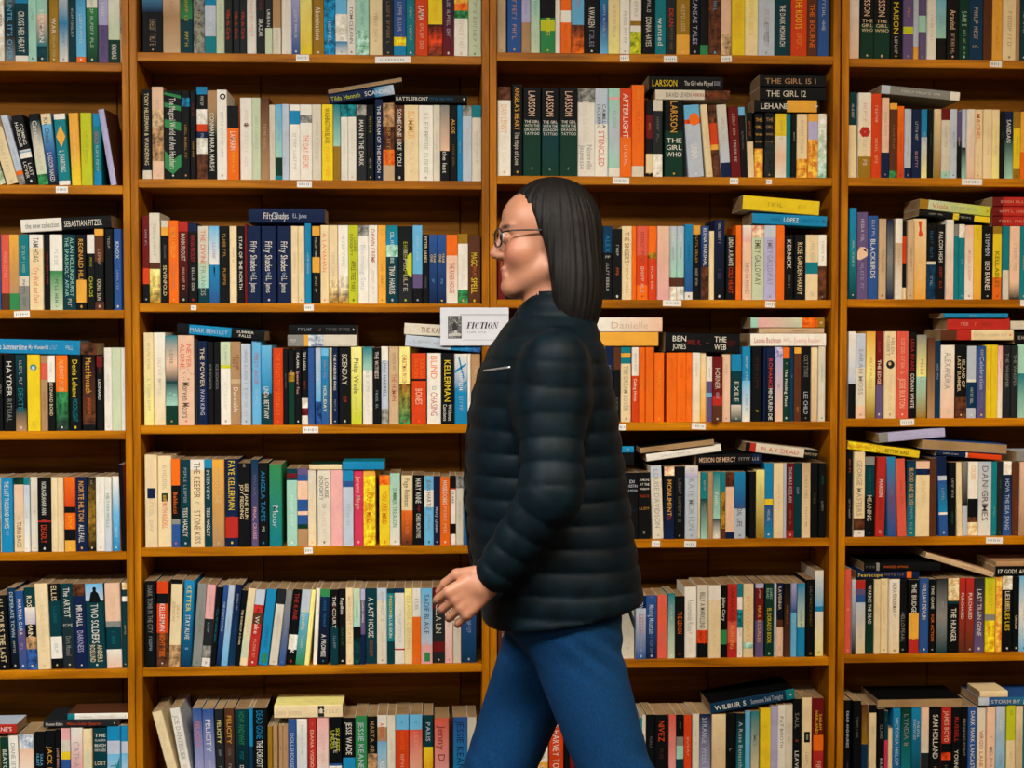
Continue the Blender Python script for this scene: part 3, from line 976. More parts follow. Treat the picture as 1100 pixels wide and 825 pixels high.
759 508 tl40/dt>mt iv#5:5-35 be#4:45-60
764.5 508 tn gy#9:10-80
773 508 tl>mt70/dt>wh wh:Faith:20-60
778 508 tl30/ol*85/br
787.5 508 br*22/sp90/nv re#4:4-20 be#6:50-80
799.5 508 cy>bl55/lg nv:TIDAL:50-66 nv:LIFE:70-82
g 805
812 508 bk
821.5 506 pl>ol gn#9:10-70
831 499 cy48/ye56/bl>cy wh#5:60-80
841.5 499 cr be#8:20-70
845 499 lg
852.5 499 dr90/re lg:THOMAS_KEELAN:5-52 tn#7:58-88
861.5 499 dt lg#3:32-42
871 499 be>cr gn#9:5-60 ol#7:60-85
879 499 bk gy#5:35-60
886.5 499 bk gn#4:15-30 iv#5:50-65
F 612 681 13 0 bk
F 600 681 7 0 bk60/cy Hsp#1:88-96
F 748 819 11.5 -.02 bk86/nv sp:MISSION_OF_MERCY:5-60 wh#8:65-95
F 695 775 8 -.135 wh bl#12:15-62 c:gy
F 688 767 6.5 -.115 go>cr70/tn* P c:bk
F 800 878 10 .12 bk6/re14/iv80/bk ro:PLAY_DEAD:16-78 cr#9:80-99
@D 5 909.5
916 484.5 bk og#8:4-30 iv#11:40-95
g 917
929 485 cr78/br*92/wh gy:GEORGE_MASTERS:10-75
940 491 gy10/dt50/bk tl#8:15-45 iv:MEANING:48-80
950 491 re l2 wh:MARION:28-50 dr#8:50-80 wh#2:92-97
g 954
963.5 491 cy>pu>bl l-2 ol#2:42-48
973.5 493 co l-3 re#8:15-70
983 495 db>tl go:BLOOD_AND_SILVER:10-60 lg#8:60-92
998 496 sp10/nv*18/cr be#9:22-60
1006 493 br
1015.5 491 nv24/lg30/bl>cy70/wh73/bl l-3 lg#5:35-60
1023 497 bk wh#9:10-60 gn#6:60-90
1029 497 cr l-2 be#6:20-60
1035.5 497 gy>bk60/lg l-1
g 1037
1048 497 wh50/bk75/br*82/cr* go:COLDER:5-25
1062 497 lg>wh br:DAN_GRIMES:6-80 gy#7:30-60
1068 497 tl mt#6:55-80
1074.5 497 ch gn#6:10-50
g 1076
1085.5 497 wh*18/nv>bl lg:HOW_THE_SEA_SANG:24-92
1093 498 br ro#9:40-90
1104 497 sp>tn
F 1006 1076 6 .085 nv45/iv48/ro wh#10:4-40
F 990 1081 10.5 .065 cr P c:bl
F 910 987 8.5 .13 ye*45/ye og#10:5-45 bk:BETTER_BAD:52-85
F 944 1015 10.5 -.09 gy14/lv lg#12:20-80
F 1092 1165 11 0 gy30/lg
@A 6 -1
11.5 639 bk l-4 cr:ALL_YOURS_THE_LAST:3-90
g 12
20.5 632 db>bk l-4 lg:DESPERATE_TOWN:5-60 wh#6:60-85
29.5 635 bl50/pu>bl l-4 wh:MARTINA_GARA:10-56 pk#3:62-80
41 631 dt24/wh>lv45/bk60/tn*75/bl* l-3 cr:ROSE_TREMAIN:10-60
55 627 cr l-3 be#12:25-80 wh#3:3-20
67.5 628 bk20/dt62/wh88/bk l-3 cr:ELLIS:2-20 tl#5:24-48 tl#3:66-85
81.5 628 dt>ch l-3 wh:The_ARTIST:5-40 Hwh#4:42-56 gy:Dark_Manual:62-85
95 628 br*14/nv l-3 wh:MR_HALL:25-50 lv:DARKNESS:55-80
114.5 628 sb>lg20/dt l-3 wh:TWO_SOLDIERS:24-70 cr:ANDERS|ROSLUND:72-92 =dark spine with a standing figure at its top
131 628 sp45/gy52/dt78/wh>sp l-2 be#7:12-40 tl#4:50-72
138 628 cr*8/dt16/wh22/dt cr#6:30-80
@B 6 156.5
168 622 bk gy:DARK_TOMB_IN_THE_CITY:5-60 lg#5:64-80
180.5 623 ro14/bk26/ro60/br* l1 wh:KELLERMAN:26-58 og:NIGHT_TIME:60-88
g 181
193 621 bk5/cr75/tn* l4 tn:GRAY|BENSON:18-55
g 194
205 622 cy>db l5 ye:KETTER:6-36 wh:STAY_ALIVE:40-68 lg#1:76-82
g 206
216 626 gy l7 gn#9:10-80 og#1:52-56
225.5 627 pk42/ch75/gy*90/wh l7 gy#6:8-38 lg#4:45-60
231 630 bk l8 tl:STILL_MY_SISTER_DEAD:5-92
g 231.5
237 628 bl>nv l9 lg:THE_CONSTANTINE:8-70
244 628 lg>sb l9 gy#9:20-80
251.5 628 nv>db l9 lg#8:8-35 bl#7:40-60
257 634 bk l9 cr:THE_BONES_OF_A_DARK:6-92
265.5 632 cr>pg90/cr l10 go#8:30-70
276 633 lg20/re*30/br45/re l10 wh:Wake:35-58 sp#7:65-90
g 277
287.5 633 cy l10 nv#8:45-80 =cyan spine with bright green sticker at its foot
g 288.5
298 633 ch20/iv l10 tn#9:25-75
g 299
306 634 gy>bl l9 gy#8:20-80
316 634 bk*60/wh*80/bk* l8 re:THE_KANE:5-40 wh:PUNK:58-90
326 634 lg30/sb>gn l8 ye:Agatha:20-60 Hro#1:5-14 ye#5:60-80
g 326.5
331.5 634 pl l8 go#7:20-70
g 332.5
337 633 wh l4
348 634 gn10/nv>bk l3 cy#10:10-50 wh:A_PROMISE:60-90
g 349
357.5 634 bk50/dt wh:THE_COURT:5-55 re#7:10-48 lg#6:55-85
g 359
367 634 bk8/bk wh:Papillon:10-36 gn#9:40-85
375 633 cr be:MARGARET_OATES:10-75
383 633 pg>mt50/bk65/dt* gn#7:5-50 tl#4:70-85
388 634 lv14/pu60/nv wh:JOANNA_HARRIS:3-55
400.5 634 dt wh:A_LAST_HOUSE:12-65 ro#6:68-90
g 401
412 634 lg16/iv gy#9:5-35 ol#1:40-46 be#9:55-90
420 634 dt6/tl70/dt ye:POISON:8-35 wh:BLUE_SKIN:35-65
431 634 db6/wh80/re82/wh gy#10:25-75
g 433
441.5 634 pl>cr be:ELEANOR_C_BROWN:10-80
450.5 634 wh38/og gy:LUIS:10-32
g 451
463.5 634 sb>lg75/pk nv:SADIE_BLAKE:8-60 pk#4:70-82 =pale blue spine with green sticker at its foot
477 634 dr28/ch72/dr85/ch iv:ANGELA_LIN:8-60
g 477.5
486 634 wh>pk gy#10:10-60
g 487
495.5 634 iv be#9:20-80
512 634 bl>db lg#9:40-60
@C 6 534.5
fill 668
682 640 gy>iv be#8:40-85 =pale spine with dark diagonal streak
g 683
694 640 nv20/lg>bl lg:LOVE:5-26 re:LESSON:30-60 nv#7:65-88
706 640 bl>nv lg:Moving_Mountain:15-60 gy#7:62-90 co#1:2-6
717 640 co og:THE_GIRL|KNOWN:10-52 gy#5:60-80
g 717.5
725 638 tl>pg wh#7:8-50
735.5 641 bk og:THE_LEMON:25-60 br#6:30-60 ro#1:90-95
748.5 632 wh gy:Rosamunde_Ross:18-62 co#1:62-68 be#7:72-92
g 749
761 630 iv62/ro*80/bk bk:BILLY_A_MARKLUND:10-60 re#4:66-82
774 630 wh20/cr sp#8:5-30 be#9:40-85
781.5 630 bk62/gn82/bk wh:Julian_Clary:8-58
792 629 re50/co80/re dr:SARAH_RUSS:5-52 go:HUNTING:56-88
798 629 tl18/wh35/tl*60/wh gy#6:50-80
g 798.5
809.5 629 cr80/mt*88/cr go:SEVEN_DAYS:15-80
g 811.5
820.5 629 lv6/dr50/pu go:MAX_ROSALES:30-80 wh#4:5-20
g 822
831.5 629 dg mt:JAMES|READ:4-24 ye:EL_DORADO_BOOK:34-82
834 629 lg
842 629 nv>bk50/br60/sp cr:RAVENNA:4-36 bk#2:86-92
849 629 bk>br go#10:10-75
g 849.5
856 629 lv>bl40/sb Hlm#1:48-56
864.5 629 cy>pg60/cy gy#8:20-80
g 865.5
875 625 bk ol#10:5-80 gy#5:5-30
g 875.5
885 616 wh>sb42/cy48/wh>pl gy#3:20-40
@D 6 907.5
914.5 611 co Hcr#1:45-50 re#8:8-40
919 622 lg>bk wh#8:5-45
929.5 623 re12/pu20/bl30/lg>cr be#8:45-80
g 930
938.5 622 bk>dg wh:WAKING_THE_DEAD:8-60
945.5 622 cr tn#3:4-8 be#5:40-60
g 946
954.5 622 cr gn#2:4-8 be#6:40-60
966 622 wh>cr br:NORA_FENDERMAN:5-45 bk#1:46-52 be#7:60-90
975 623 bk gy:HELLO_PEARL:45-85
g 976
987 623 bk45/go80/re wh:THE_BRIDGE:5-45 ye#8:46-84
g 988
998 622 bl wh:WILLIAM_DEVLIN:8-55 go#2:5-14
1005 623 bk iv:TIME_GAME:8-40 og:FOR_ACTION:48-84
g 1005.5
1017 622 ch>gy>dt lg#2:25-45 cy#4:60-80
g 1018
1030 622 cr*28/go30/dt34/bk ol#4:8-25 wh:THE_HUNGER:40-85
1037 622 re>br wh:PURCHASED:20-55
g 1037.5
1046 622 re>br wh:PURCHASED:20-55
g 1047
1058 623 ch>pu wh:LAST_TRAIN_GONE:15-78 re#8:20-70
g 1059
1070 622 lm>ye50/gy58/ye* ol#8:5-40
1076.5 622 go*
g 1077
1088 621 iv*18/bk wh:LIES_LIES:20-44 ye:LIES_LIES_LIES:30-72
g 1089
1095.5 622 bk cr:ORION:46-75
1106 621 sb>wh>sb tl#4:40-60
F 920 988 8.5 0 nv80/og88/nv ye:Fearscope:3-42 tn#8:45-75
F 928 1010 9 0 bk16/gy20/bk og#10:25-60 gy#4:2-14
F 993 1066 6 .3 be br#9:45-80
F 1070 1150 10.5 0 bk wh:17:3-10 wh:GODS_AND:12-45
F 1070 1150 5.5 0 tn
@A 7 -1
2.5 792 ol>bk l-2
12 792 dg>dt l-2 wh:BEATON:12-60
22 790 wh l-2 gy:DIANE_SETTERFIELD:10-80
37.5 789 lg*20/sp>wh80/go l-1 be#4:50-80
g 38
49 786 bk6/bk sb:SARA|HUNT:6-70
60 785 bk go:JACK_BURKE:20-80
66 784 bk pk:LOVE_BIRDS:10-65
g 66.5
76.5 783 pk15/iv30/ye40/bl
89.5 783 wh>pk>wh gy:CATHARINA_L:18-80
g 90
100 784 cr mt:GARDENS:10-85
g 101
115.5 784 dt Hwh:THE|CLAUDIA|BEACH|HOUSES:6-32 Hcr:LOST|GIRL|FILM|SONG:40-85
g 116
130 782 cy18/lg35/sb>wh tl:Thirst:40-85 =pale blue spine with teal wave beside dark teal book
g 130.5
141 782 cy20/lg35/sb>wh tl:Thirst:40-85
F 47 127 7.5 0 ch c:ch wh:Queen_Eden:3-26 ro:Million_Dollar_Quarter:32-78
F 73 140 6.5 0 tl12/wh gy#7:20-40 gy#8:50-80 c:br
F -35 18.5 10 0 re wh:JANE'S:55-90 c:lg
@B 7 187
198 762 cr l-23 be#7:15-60
g 199
210 759 wh l-16 gy:JOE_DANTELLIER:8-60 ro#6:62-90
g 211
221 760 bl>lv l-4 og:FELICITY:12-48 wh#6:55-90
233 760 bl>lv l-3 wh:FELICITY:12-50 wh#6:52-90
242 761 ch l-2 pl:FELICITY:8-45 lg#3:48-55 wh#6:60-90
252.5 761 br>ch l-1 go:FELICITY:8-42 gy#3:46-56 wh#6:60-90
g 253
267.5 761 dt>bk gn:HOW_AND_WHY:3-42 tl#3:50-60 wh#6:66-90
272 761 cy45/db
286.5 761 bk cy:DEAD_GONE:3-36 wh:THE_FORGOTTEN_MAN:38-92
g 288
293 780 ol bk#6:5-60
298.5 780 tn br#6:5-60
g 299.5
304 780 tn br#6:5-60
310 780 tn br#6:5-60
318.5 773 bl lg:DOLLSHOUSE:15-70
g 319
330.5 773 wh>lg gn#2:42-48 gy#7:8-40
g 331.5
340 772 re gy#3:4-10 sp:DIANA_VIGNON:8-80
g 341
353.5 772 pk>wh be#8:15-70
367.5 772 bk62/bl65/wh*90/bl lm:SIX_FEET|UNDER:5-55 wh#5:20-50
g 368.5
382 773 bk54/cy90/bk wh:JESSE_WADE:6-50 cy#4:56-90
394.5 771 gn lg:JESSIE_KEANE:8-70
g 395
405.5 772 bk50/tn*70/br tn:MARTA_ARI:6-50
416 771 wh16/tn35/sb>iv ro:ANNA:10-30 co#4:32-42 wh:ADAMS:60-85
425 771 iv be#8:20-70
439.5 771 sb20/ro Hnv#1:4-16 og#5:22-50 sp#5:52-80
g 440
454 771 sb20/co>sp Hnv#1:4-16 pk#5:22-50 sp#5:52-80
g 455
465.5 771 dt42/ye>og lg:PARIS:6-38 ye#5:55-80
g 467
482.5 775 co>pk br:Jenny_D:10-60
g 487
502.5 775 bl>cy nv:JESSIE_KEANE:5-80
512 775 iv50/cy>iv tl#3:30-60
F 294.5 368 13.5 0 cr c:pl be:Emily_Jeannie:3-40 gy#6:65-95 =cream book with small dark picture lying flat
@C 7 534.5
fill 543.5
552 772 gy>ch
562.5 769 bk gy#8:10-70
g 563
574 769 iv50/bk gy:The_Chateau:5-40
g 574.5
589 768 wh62/go tn:JOYCE_MAYNARD:6-58 wh:SAND:66-88
g 590
605.5 766 ro wh:LEE_HARVEY_TORRES:6-90
g 606.5
612 769 bk wh#8:10-55
618 769 dr lg#5:10-60
625.5 769 bk lg:HELEN:12-60
634 769 bk>lv60/cr
fill 690
694 769 iv nv#5:10-50
g 695
704 769 bk gy#5:15-60
717.5 769 bk ro:NIVEZ:8-36 br#4:46-60
g 718.5
726.5 769 co>pk pk#9:8-80
734.5 769 bk30/gy42/mt60/dt gy#3:5-25
742.5 769 ro wh#8:10-75
g 743.5
751 768 iv gy#7:5-60
763.5 769 nv>lv lg:STRANGE:5-40 lg:WEEK_IN:45-80
g 764.5
779.5 769 cr>be be#7:20-60
791 769 bk ch#5:10-50 Hwh#1:44-56
800.5 769 bk>tl lg:A_Rose_Beneath:10-75
806.5 767 sb
815.5 767 tl>cr gy:TIMES:10-60
g 816
827.5 763 ye Hol#1:14-32 go#6:45-75
835 761 lv
843 760 wh bk:PAT_BOOTH:6-60
851 760 iv gy#8:10-60
g 851.5
861 755 bk gy:SAUL:10-40 og#1:44-52 wh:LEAVING:60-90
g 862
872.5 754 cr gy#8:62-90 sp#5:5-35 =cream spine with black square picture low on shelf end
g 873.5
884.5 754 dr36/dr42/og60/re ye:SARAH|HARLAND:10-44 sp:FIRE:68-90
F 764 854 11.5 -.165 db90/tl wh:WILBUR_S:5-42 lg:Someone_Said_Tonight:48-86 c:bk
@D 7 907.5
914 752 bk lg:DEAD_AND_BURIED:10-60 pu#4:66-90
g 917
925.5 753 bk gy#9:5-60
g 926
932.5 757 br>ol50/db be#6:8-50
g 933.5
941.5 757 bk*10/cr gy#6:20-50
g 942.5
949.5 761 bk gy:CLARE:10-50 lg:MAXES:60-90
954 764 dt40/hp gy#4:4-20
g 954.5
959 783 cr
967.5 761 cy>bl lg:VICTORIA_HISLOP:8-80
g 968
979 761 dg>tl gy:LYNDA_L:8-50 sp#1:44-52
g 979.5
989.5 761 cy>dt lg:PHILIPPA|KNOWLES:8-50
998 761 sp>iv60/ch be#5:10-50
g 999
1011.5 761 bk wh:SAM_HOLLAND:10-68 bl#2:60-68 tn#2:78-88
1022 761 re48/bk60/ro*70/bk sp:JAMES_BOYD:5-46 gy#3:74-90
1031.5 761 bk re:RUSSELL:10-48 wh:YOUNG:56-85
g 1032
1039 761 bk gy:BREAKING_POINT:5-75
g 1040
1049.5 761 bl wh:DARK_MARK_LANCASTER:6-90
g 1050
1059 763 iv>cr re:VIRGO_LANE:25-85
g 1059.5
1068.5 761 sp gy:MELINA:45-88 br#1:36-44
g 1069.5
1080 761 lg>sb br#4:60-85 wh#4:10-40
g 1081
1090.5 760 lm46/cr85/bk bk#2:2-18 ol#4:55-80
g 1091
1099 761 cr>be gy#6:20-60
1106 761 tl
F 943 1034 9.5 0 cr P c:bk
F 1051 1130 9 0 lg14/bl>tl iv:STORM_BY_JOSIE:15-80
F 1052 1082 7 0 cr
"""

# ---------------------------------------------------------------- print colours
PAL = {"wh": ("white", (230, 225, 211)), "iv": ("ivory", (212, 204, 184)), "cr": ("cream", (230, 208, 162)), "be": ("beige", (198, 168, 130)),
       "gy": ("grey", (132, 132, 126)), "lg": ("pale-grey-blue", (184, 194, 206)), "bk": ("black", (9, 12, 14)), "ch": ("charcoal", (32, 36, 38)),
       "nv": ("navy", (12, 30, 66)), "db": ("dark-blue", (8, 50, 80)), "bl": ("blue", (40, 80, 142)), "sb": ("sky-blue", (104, 178, 218)),
       "cy": ("bright-blue", (22, 130, 178)), "tl": ("teal", (16, 120, 130)), "dt": ("dark-teal", (4, 54, 62)), "gn": ("green", (48, 130, 74)),
       "dg": ("dark-green", (10, 52, 38)), "lm": ("lime", (190, 196, 36)), "ye": ("yellow", (230, 200, 34)), "go": ("golden", (228, 166, 60)),
       "og": ("orange", (232, 106, 20)), "ro": ("orange-red", (206, 64, 20)), "re": ("red", (178, 42, 34)), "dr": ("dark-red", (104, 20, 20)),
       "br": ("brown", (86, 48, 28)), "tn": ("tan", (172, 134, 94)), "pk": ("pink", (228, 168, 164)), "sp": ("peach", (230, 190, 160)),
       "hp": ("hot-pink", (204, 54, 88)), "pu": ("purple", (96, 80, 122)), "lv": ("lavender", (174, 170, 206)), "mt": ("mint", (160, 208, 188)),
       "pg": ("pale-green", (194, 206, 172)), "ol": ("olive", (152, 114, 26)), "pl": ("pale-yellow", (238, 228, 138)), "co": ("coral", (212, 88, 68))}
LINC = {k: rgb(*v[1]) for k, v in PAL.items()}

# ---------------------------------------------------------------- letters (built-in font, turned into meshes once)
GLYPH = {}


def glyph(ch, bold=True):
    key = (ch, bold)
    if key not in GLYPH:
        cu = bpy.data.curves.new("lettering", 'FONT')
        cu.body = ch
        cu.size = 1.0
        cu.resolution_u = 2
        cu.fill_mode = 'BOTH'
        cu.offset = 0.004 if bold else 0.0
        ob = bpy.data.objects.new("lettering", cu)
        COL.objects.link(ob)
        dg = bpy.context.evaluated_depsgraph_get()
        me = ob.evaluated_get(dg).to_mesh()
        v = np.array([w.co[:2] for w in me.vertices], dtype=float).reshape(-1, 2)
        f = [tuple(p.vertices) for p in me.polygons]
        ob.evaluated_get(dg).to_mesh_clear()
        bpy.data.objects.remove(ob)
        bpy.data.curves.remove(cu)
        if len(v):
            lo = v[:, 0].min()
            w = v[:, 0].max() - lo
            v[:, 0] -= lo
        else:
            w = 0.26
        GLYPH[key] = (v, f, w)
    return GLYPH[key]


def text_mesh(s, bold=True):
    """Letters of one line, cap height 1, starting at 0: verts (n,2), faces, length."""
    vs, fs, x, n = [], [], 0.0, 0
    for ch in s:
        if ch == " ":
            x += 0.42
            continue
        v, f, w = glyph(ch, bold)
        if len(v):
            vs.append(v / 0.73 + np.array([x, 0.0]))
            fs += [tuple(i + n for i in t) for t in f]
            n += len(v)
        x += w / 0.73 + 0.13
    return (np.concatenate(vs) if vs else np.zeros((0, 2))), fs, max(x - 0.13, 0.1)


def scribble_mesh(n, r):
    """A line of n letter-like marks too small to read in the photo."""
    vs, fs, x = [], [], 0.0

    def q(a, b, c, d):
        k = len(vs)
        vs.extend([(a, b), (c, b), (c, d), (a, d)])
        fs.append((k, k + 1, k + 2, k + 3))
    for i in range(n):
        if i and i % 6 == 5 and n > 6:
            x += 0.5
        w = r.uniform(0.42, 0.66)
        kind = r.randrange(6)
        h = 1.0
        q(x, 0, x + 0.13, h)
        if kind in (0, 1, 4):
            q(x + w - 0.13, 0 if kind != 4 else 0.45, x + w, h)
        if kind in (0, 2, 3, 4):
            q(x + 0.13, h - 0.13, x + w - (0.13 if kind in (0, 4) else 0), h)
        if kind in (1, 2, 4):
            q(x + 0.13, 0.42, x + w - (0.13 if kind in (1, 4) else 0.06), 0.58)
        if kind in (2, 5, 0):
            q(x + 0.13, 0, x + w - (0.13 if kind == 0 else 0), 0.16)
        x += w + 0.2
    return np.array(vs, dtype=float), fs, x - 0.2


def parse_bands(tok):
    """[(end fraction, colour at start, colour at end, art)]"""
    out = []
    segs = tok.split("/")
    pos = 0.0
    for i, s in enumerate(segs):
        end = 100.0
        d = len(s)
        while d and (s[d - 1].isdigit()):
            d -= 1
        if d < len(s):
            end, s = float(s[d:]), s[:d]
        art = 0.0
        if "*" in s:
            art, s = 0.75, s.replace("*", "")
        cs = s.split(">")
        if len(cs) == 1:
            out.append((pos, end, cs[0], cs[0], art))
        else:
            m = len(cs) - 1
            for j in range(m):
                out.append((pos + (end - pos) * j / m, pos + (end - pos) * (j + 1) / m, cs[j], cs[j + 1], art))
        pos = end
    return out


class Build:
    """Faces of one book in its own frame (x thickness, y depth, z height): cover, pages, ink."""

    def __init__(self):
        self.v, self.f, self.c = {}, {}, {}

    def add(self, part, verts, faces, cols):
        v = self.v.setdefault(part, [])
        n = len(v)
        v.extend(verts)
        self.f.setdefault(part, []).extend([tuple(i + n for i in t) for t in faces])
        self.c.setdefault(part, []).extend(cols)


def make_book(w, d, h, bands, texts, r, board=None, hard=False, flip=False, seed=0):
    B = Build()
    T = 0.0022 if hard else 0.0009
    bev = min(0.0016, w * 0.12)
    prof = [(0, d), (0, bev * 1.1), (bev, 0), (w / 2, -0.0004 if not hard else -0.0016), (w - bev, 0), (w, bev * 1.1), (w, d)]
    inner = [(T, d), (T, T * 1.6), (T, T * 1.6), (w / 2, T * 1.4), (w - T, T * 1.6), (w - T, T * 1.6), (w - T, d)]
    zs, rows = [h], []
    for (a, b, c0, c1, art) in bands:
        zs.append(h * (1 - b / 100.0))
        rows.append((LINC[c0], LINC[c1], art))
    zs[-1] = 0.0
    jit = 1 + (r.random() - 0.5) * 0.12
    first = bands[0][2]
    big = max(bands, key=lambda t: t[1] - t[0])[2]
    bc = LINC[board] if board else LINC[big]
    n = len(prof)
    verts = [(x, y, z) for z in zs for (x, y) in prof]
    ni = len(verts)
    verts += [(x, y, z) for z in (h, 0.0) for (x, y) in inner]
    faces, cols = [], []

    def c4(c, a=0.0):
        return (c[0] * jit, c[1] * jit, c[2] * jit, a)
    for i in range(len(zs) - 1):
        ca, cb, art = rows[i]
        for j in range(n - 1):
            a, b = i * n + j, i * n + j + 1
            faces.append((a, a + n, b + n, b))
            if j in (0, n - 2):
                cols += [c4(bc)] * 4
            else:
                cols += [c4(ca, art), c4(cb, art), c4(cb, art), c4(ca, art)]
    last = (len(zs) - 1) * n
    for j in range(n - 1):
        faces.append((j, j + 1, ni + j + 1, ni + j))
        faces.append((last + j, ni + n + j, ni + n + j + 1, last + j + 1))
        faces.append((ni + j, ni + j + 1, ni + n + j + 1, ni + n + j))
        top = LINC["iv"] if j in (0, n - 2) else rows[0][0]
        cols += [c4(top)] * 4 + [c4(rows[-1][1])] * 4 + [c4(LINC["iv"])] * 4
    for a, b, ia, ib in ((0, last, ni, ni + n), (n - 1, last + n - 1, ni + n - 1, ni + 2 * n - 1)):
        faces.append((a, ia, ib, b) if a == 0 else (a, b, ib, ia))
        cols += [c4(bc)] * 4
    B.add("cover", verts, faces, cols)
    g = 0.003 if hard else 0.0004
    pv, pf = box_vf(T, T * 1.6, g, w - T, d - (0.003 if hard else 0.0005), h - g)
    B.add("page_block", pv, pf, [(1, 1, 1, 1)] * 24)
    # lettering on the spine
    yk = -0.0010 if not hard else -0.0020
    vis = max(w - 2 * bev, 0.003)
    drawn = False
    for ti, (col, txt, a, b, across) in enumerate(texts):
        span = (b - a) / 100.0 * h
        lines = []
        sr = random.Random(seed * 131 + len(lines) + int(a * 7))
        for ln in (txt.split("|") if not txt.startswith("#") else [txt]):
            if ln.startswith("#"):
                lines.append(scribble_mesh(int(ln[1:]), sr))
            else:
                lines.append(text_mesh(ln.replace("_", " "), True))
        c = LINC[col]
        small = txt.startswith("#")
        under = LINC[next((q[2] for q in bands if q[1] > (a + b) / 2), first)]
        mixf = 0.5 if small else 0.82                       # ink soaked into old card
        c = tuple((p * mixf + q * (1 - mixf)) for p, q in zip(c, under))
        k = len(lines)
        for li, (tv, tf, tl) in enumerate(lines):
            if not len(tv):
                continue
            if across:                                         # set across the spine
                lh = span / k
                size = min(lh * 0.72, vis * 0.9 / max(tl, 0.5) * 1.25, 0.0065 if small else 1)
                sx = min(vis * 0.9 / tl, size * 1.3)
                zc = h * (1 - a / 100.0) - lh * (li + 0.5) - size / 2
                vv = [(w / 2 + (p[0] - tl / 2) * sx, yk, zc + p[1] * size) for p in tv]
            else:                                              # running down the spine
                lw = vis * 0.86 / k
                size = min(lw * ((0.36 if small else 0.62) if k == 1 else 0.74), 0.019)
                sx = span / tl
                sx = min(sx, size * (1.5 if small else 1.2))
                if sx < size * 0.5:
                    size = max(sx * 1.9, size * 0.55)
                z0 = h * (1 - a / 100.0) - (span - sx * tl) / 2
                xc = bev + (vis - lw * k) / 2 + lw * (k - 1 - li) + lw / 2 - size / 2
                vv = [(xc + p[1] * size, yk, z0 - p[0] * sx) for p in tv]
            B.add("spine_lettering~%d" % ti, vv, tf, [(c[0], c[1], c[2], 0.0)] * sum(len(t) for t in tf))
            drawn = True
    if drawn and r.random() < 0.5 and w > 0.014 and not any(t[3] > 92 for t in texts):
        c = tuple(p * .7 + q * .3 for p, q in zip(LINC[texts[0][0]], rows[-1][1]))      # publisher's mark at the foot
        rr = min(0.0030, vis * 0.16)
        m = r.choice((4, 6, 8))
        ring = [(w / 2 + rr * math.cos(q * 2 * math.pi / m), yk, h * 0.045 + rr * (1.35 if m == 6 else 1) * math.sin(q * 2 * math.pi / m)) for q in range(m)]
        B.add("publisher_mark", ring, [tuple(range(m))], [(c[0], c[1], c[2], 0.0)] * m)
    if flip:
        for p in B.v:
            B.v[p] = [(x, d - y, z) for (x, y, z) in B.v[p]]
            B.f[p] = [t[::-1] for t in B.f[p]]
            if p != "page_block":
                cc = B.c[p]
                out, i = [], 0
                for t in B.f[p]:
                    out += cc[i:i + len(t)][::-1]
                    i += len(t)
                B.c[p] = out
    return B


EXTRA = {}      # special print, keyed by description: drawn as thin printed shapes on the spine


def disc(cx, cz, rx, rz, m=14):
    return [(cx + rx * math.cos(t * 2 * math.pi / m), cz + rz * math.sin(t * 2 * math.pi / m)) for t in range(m)]


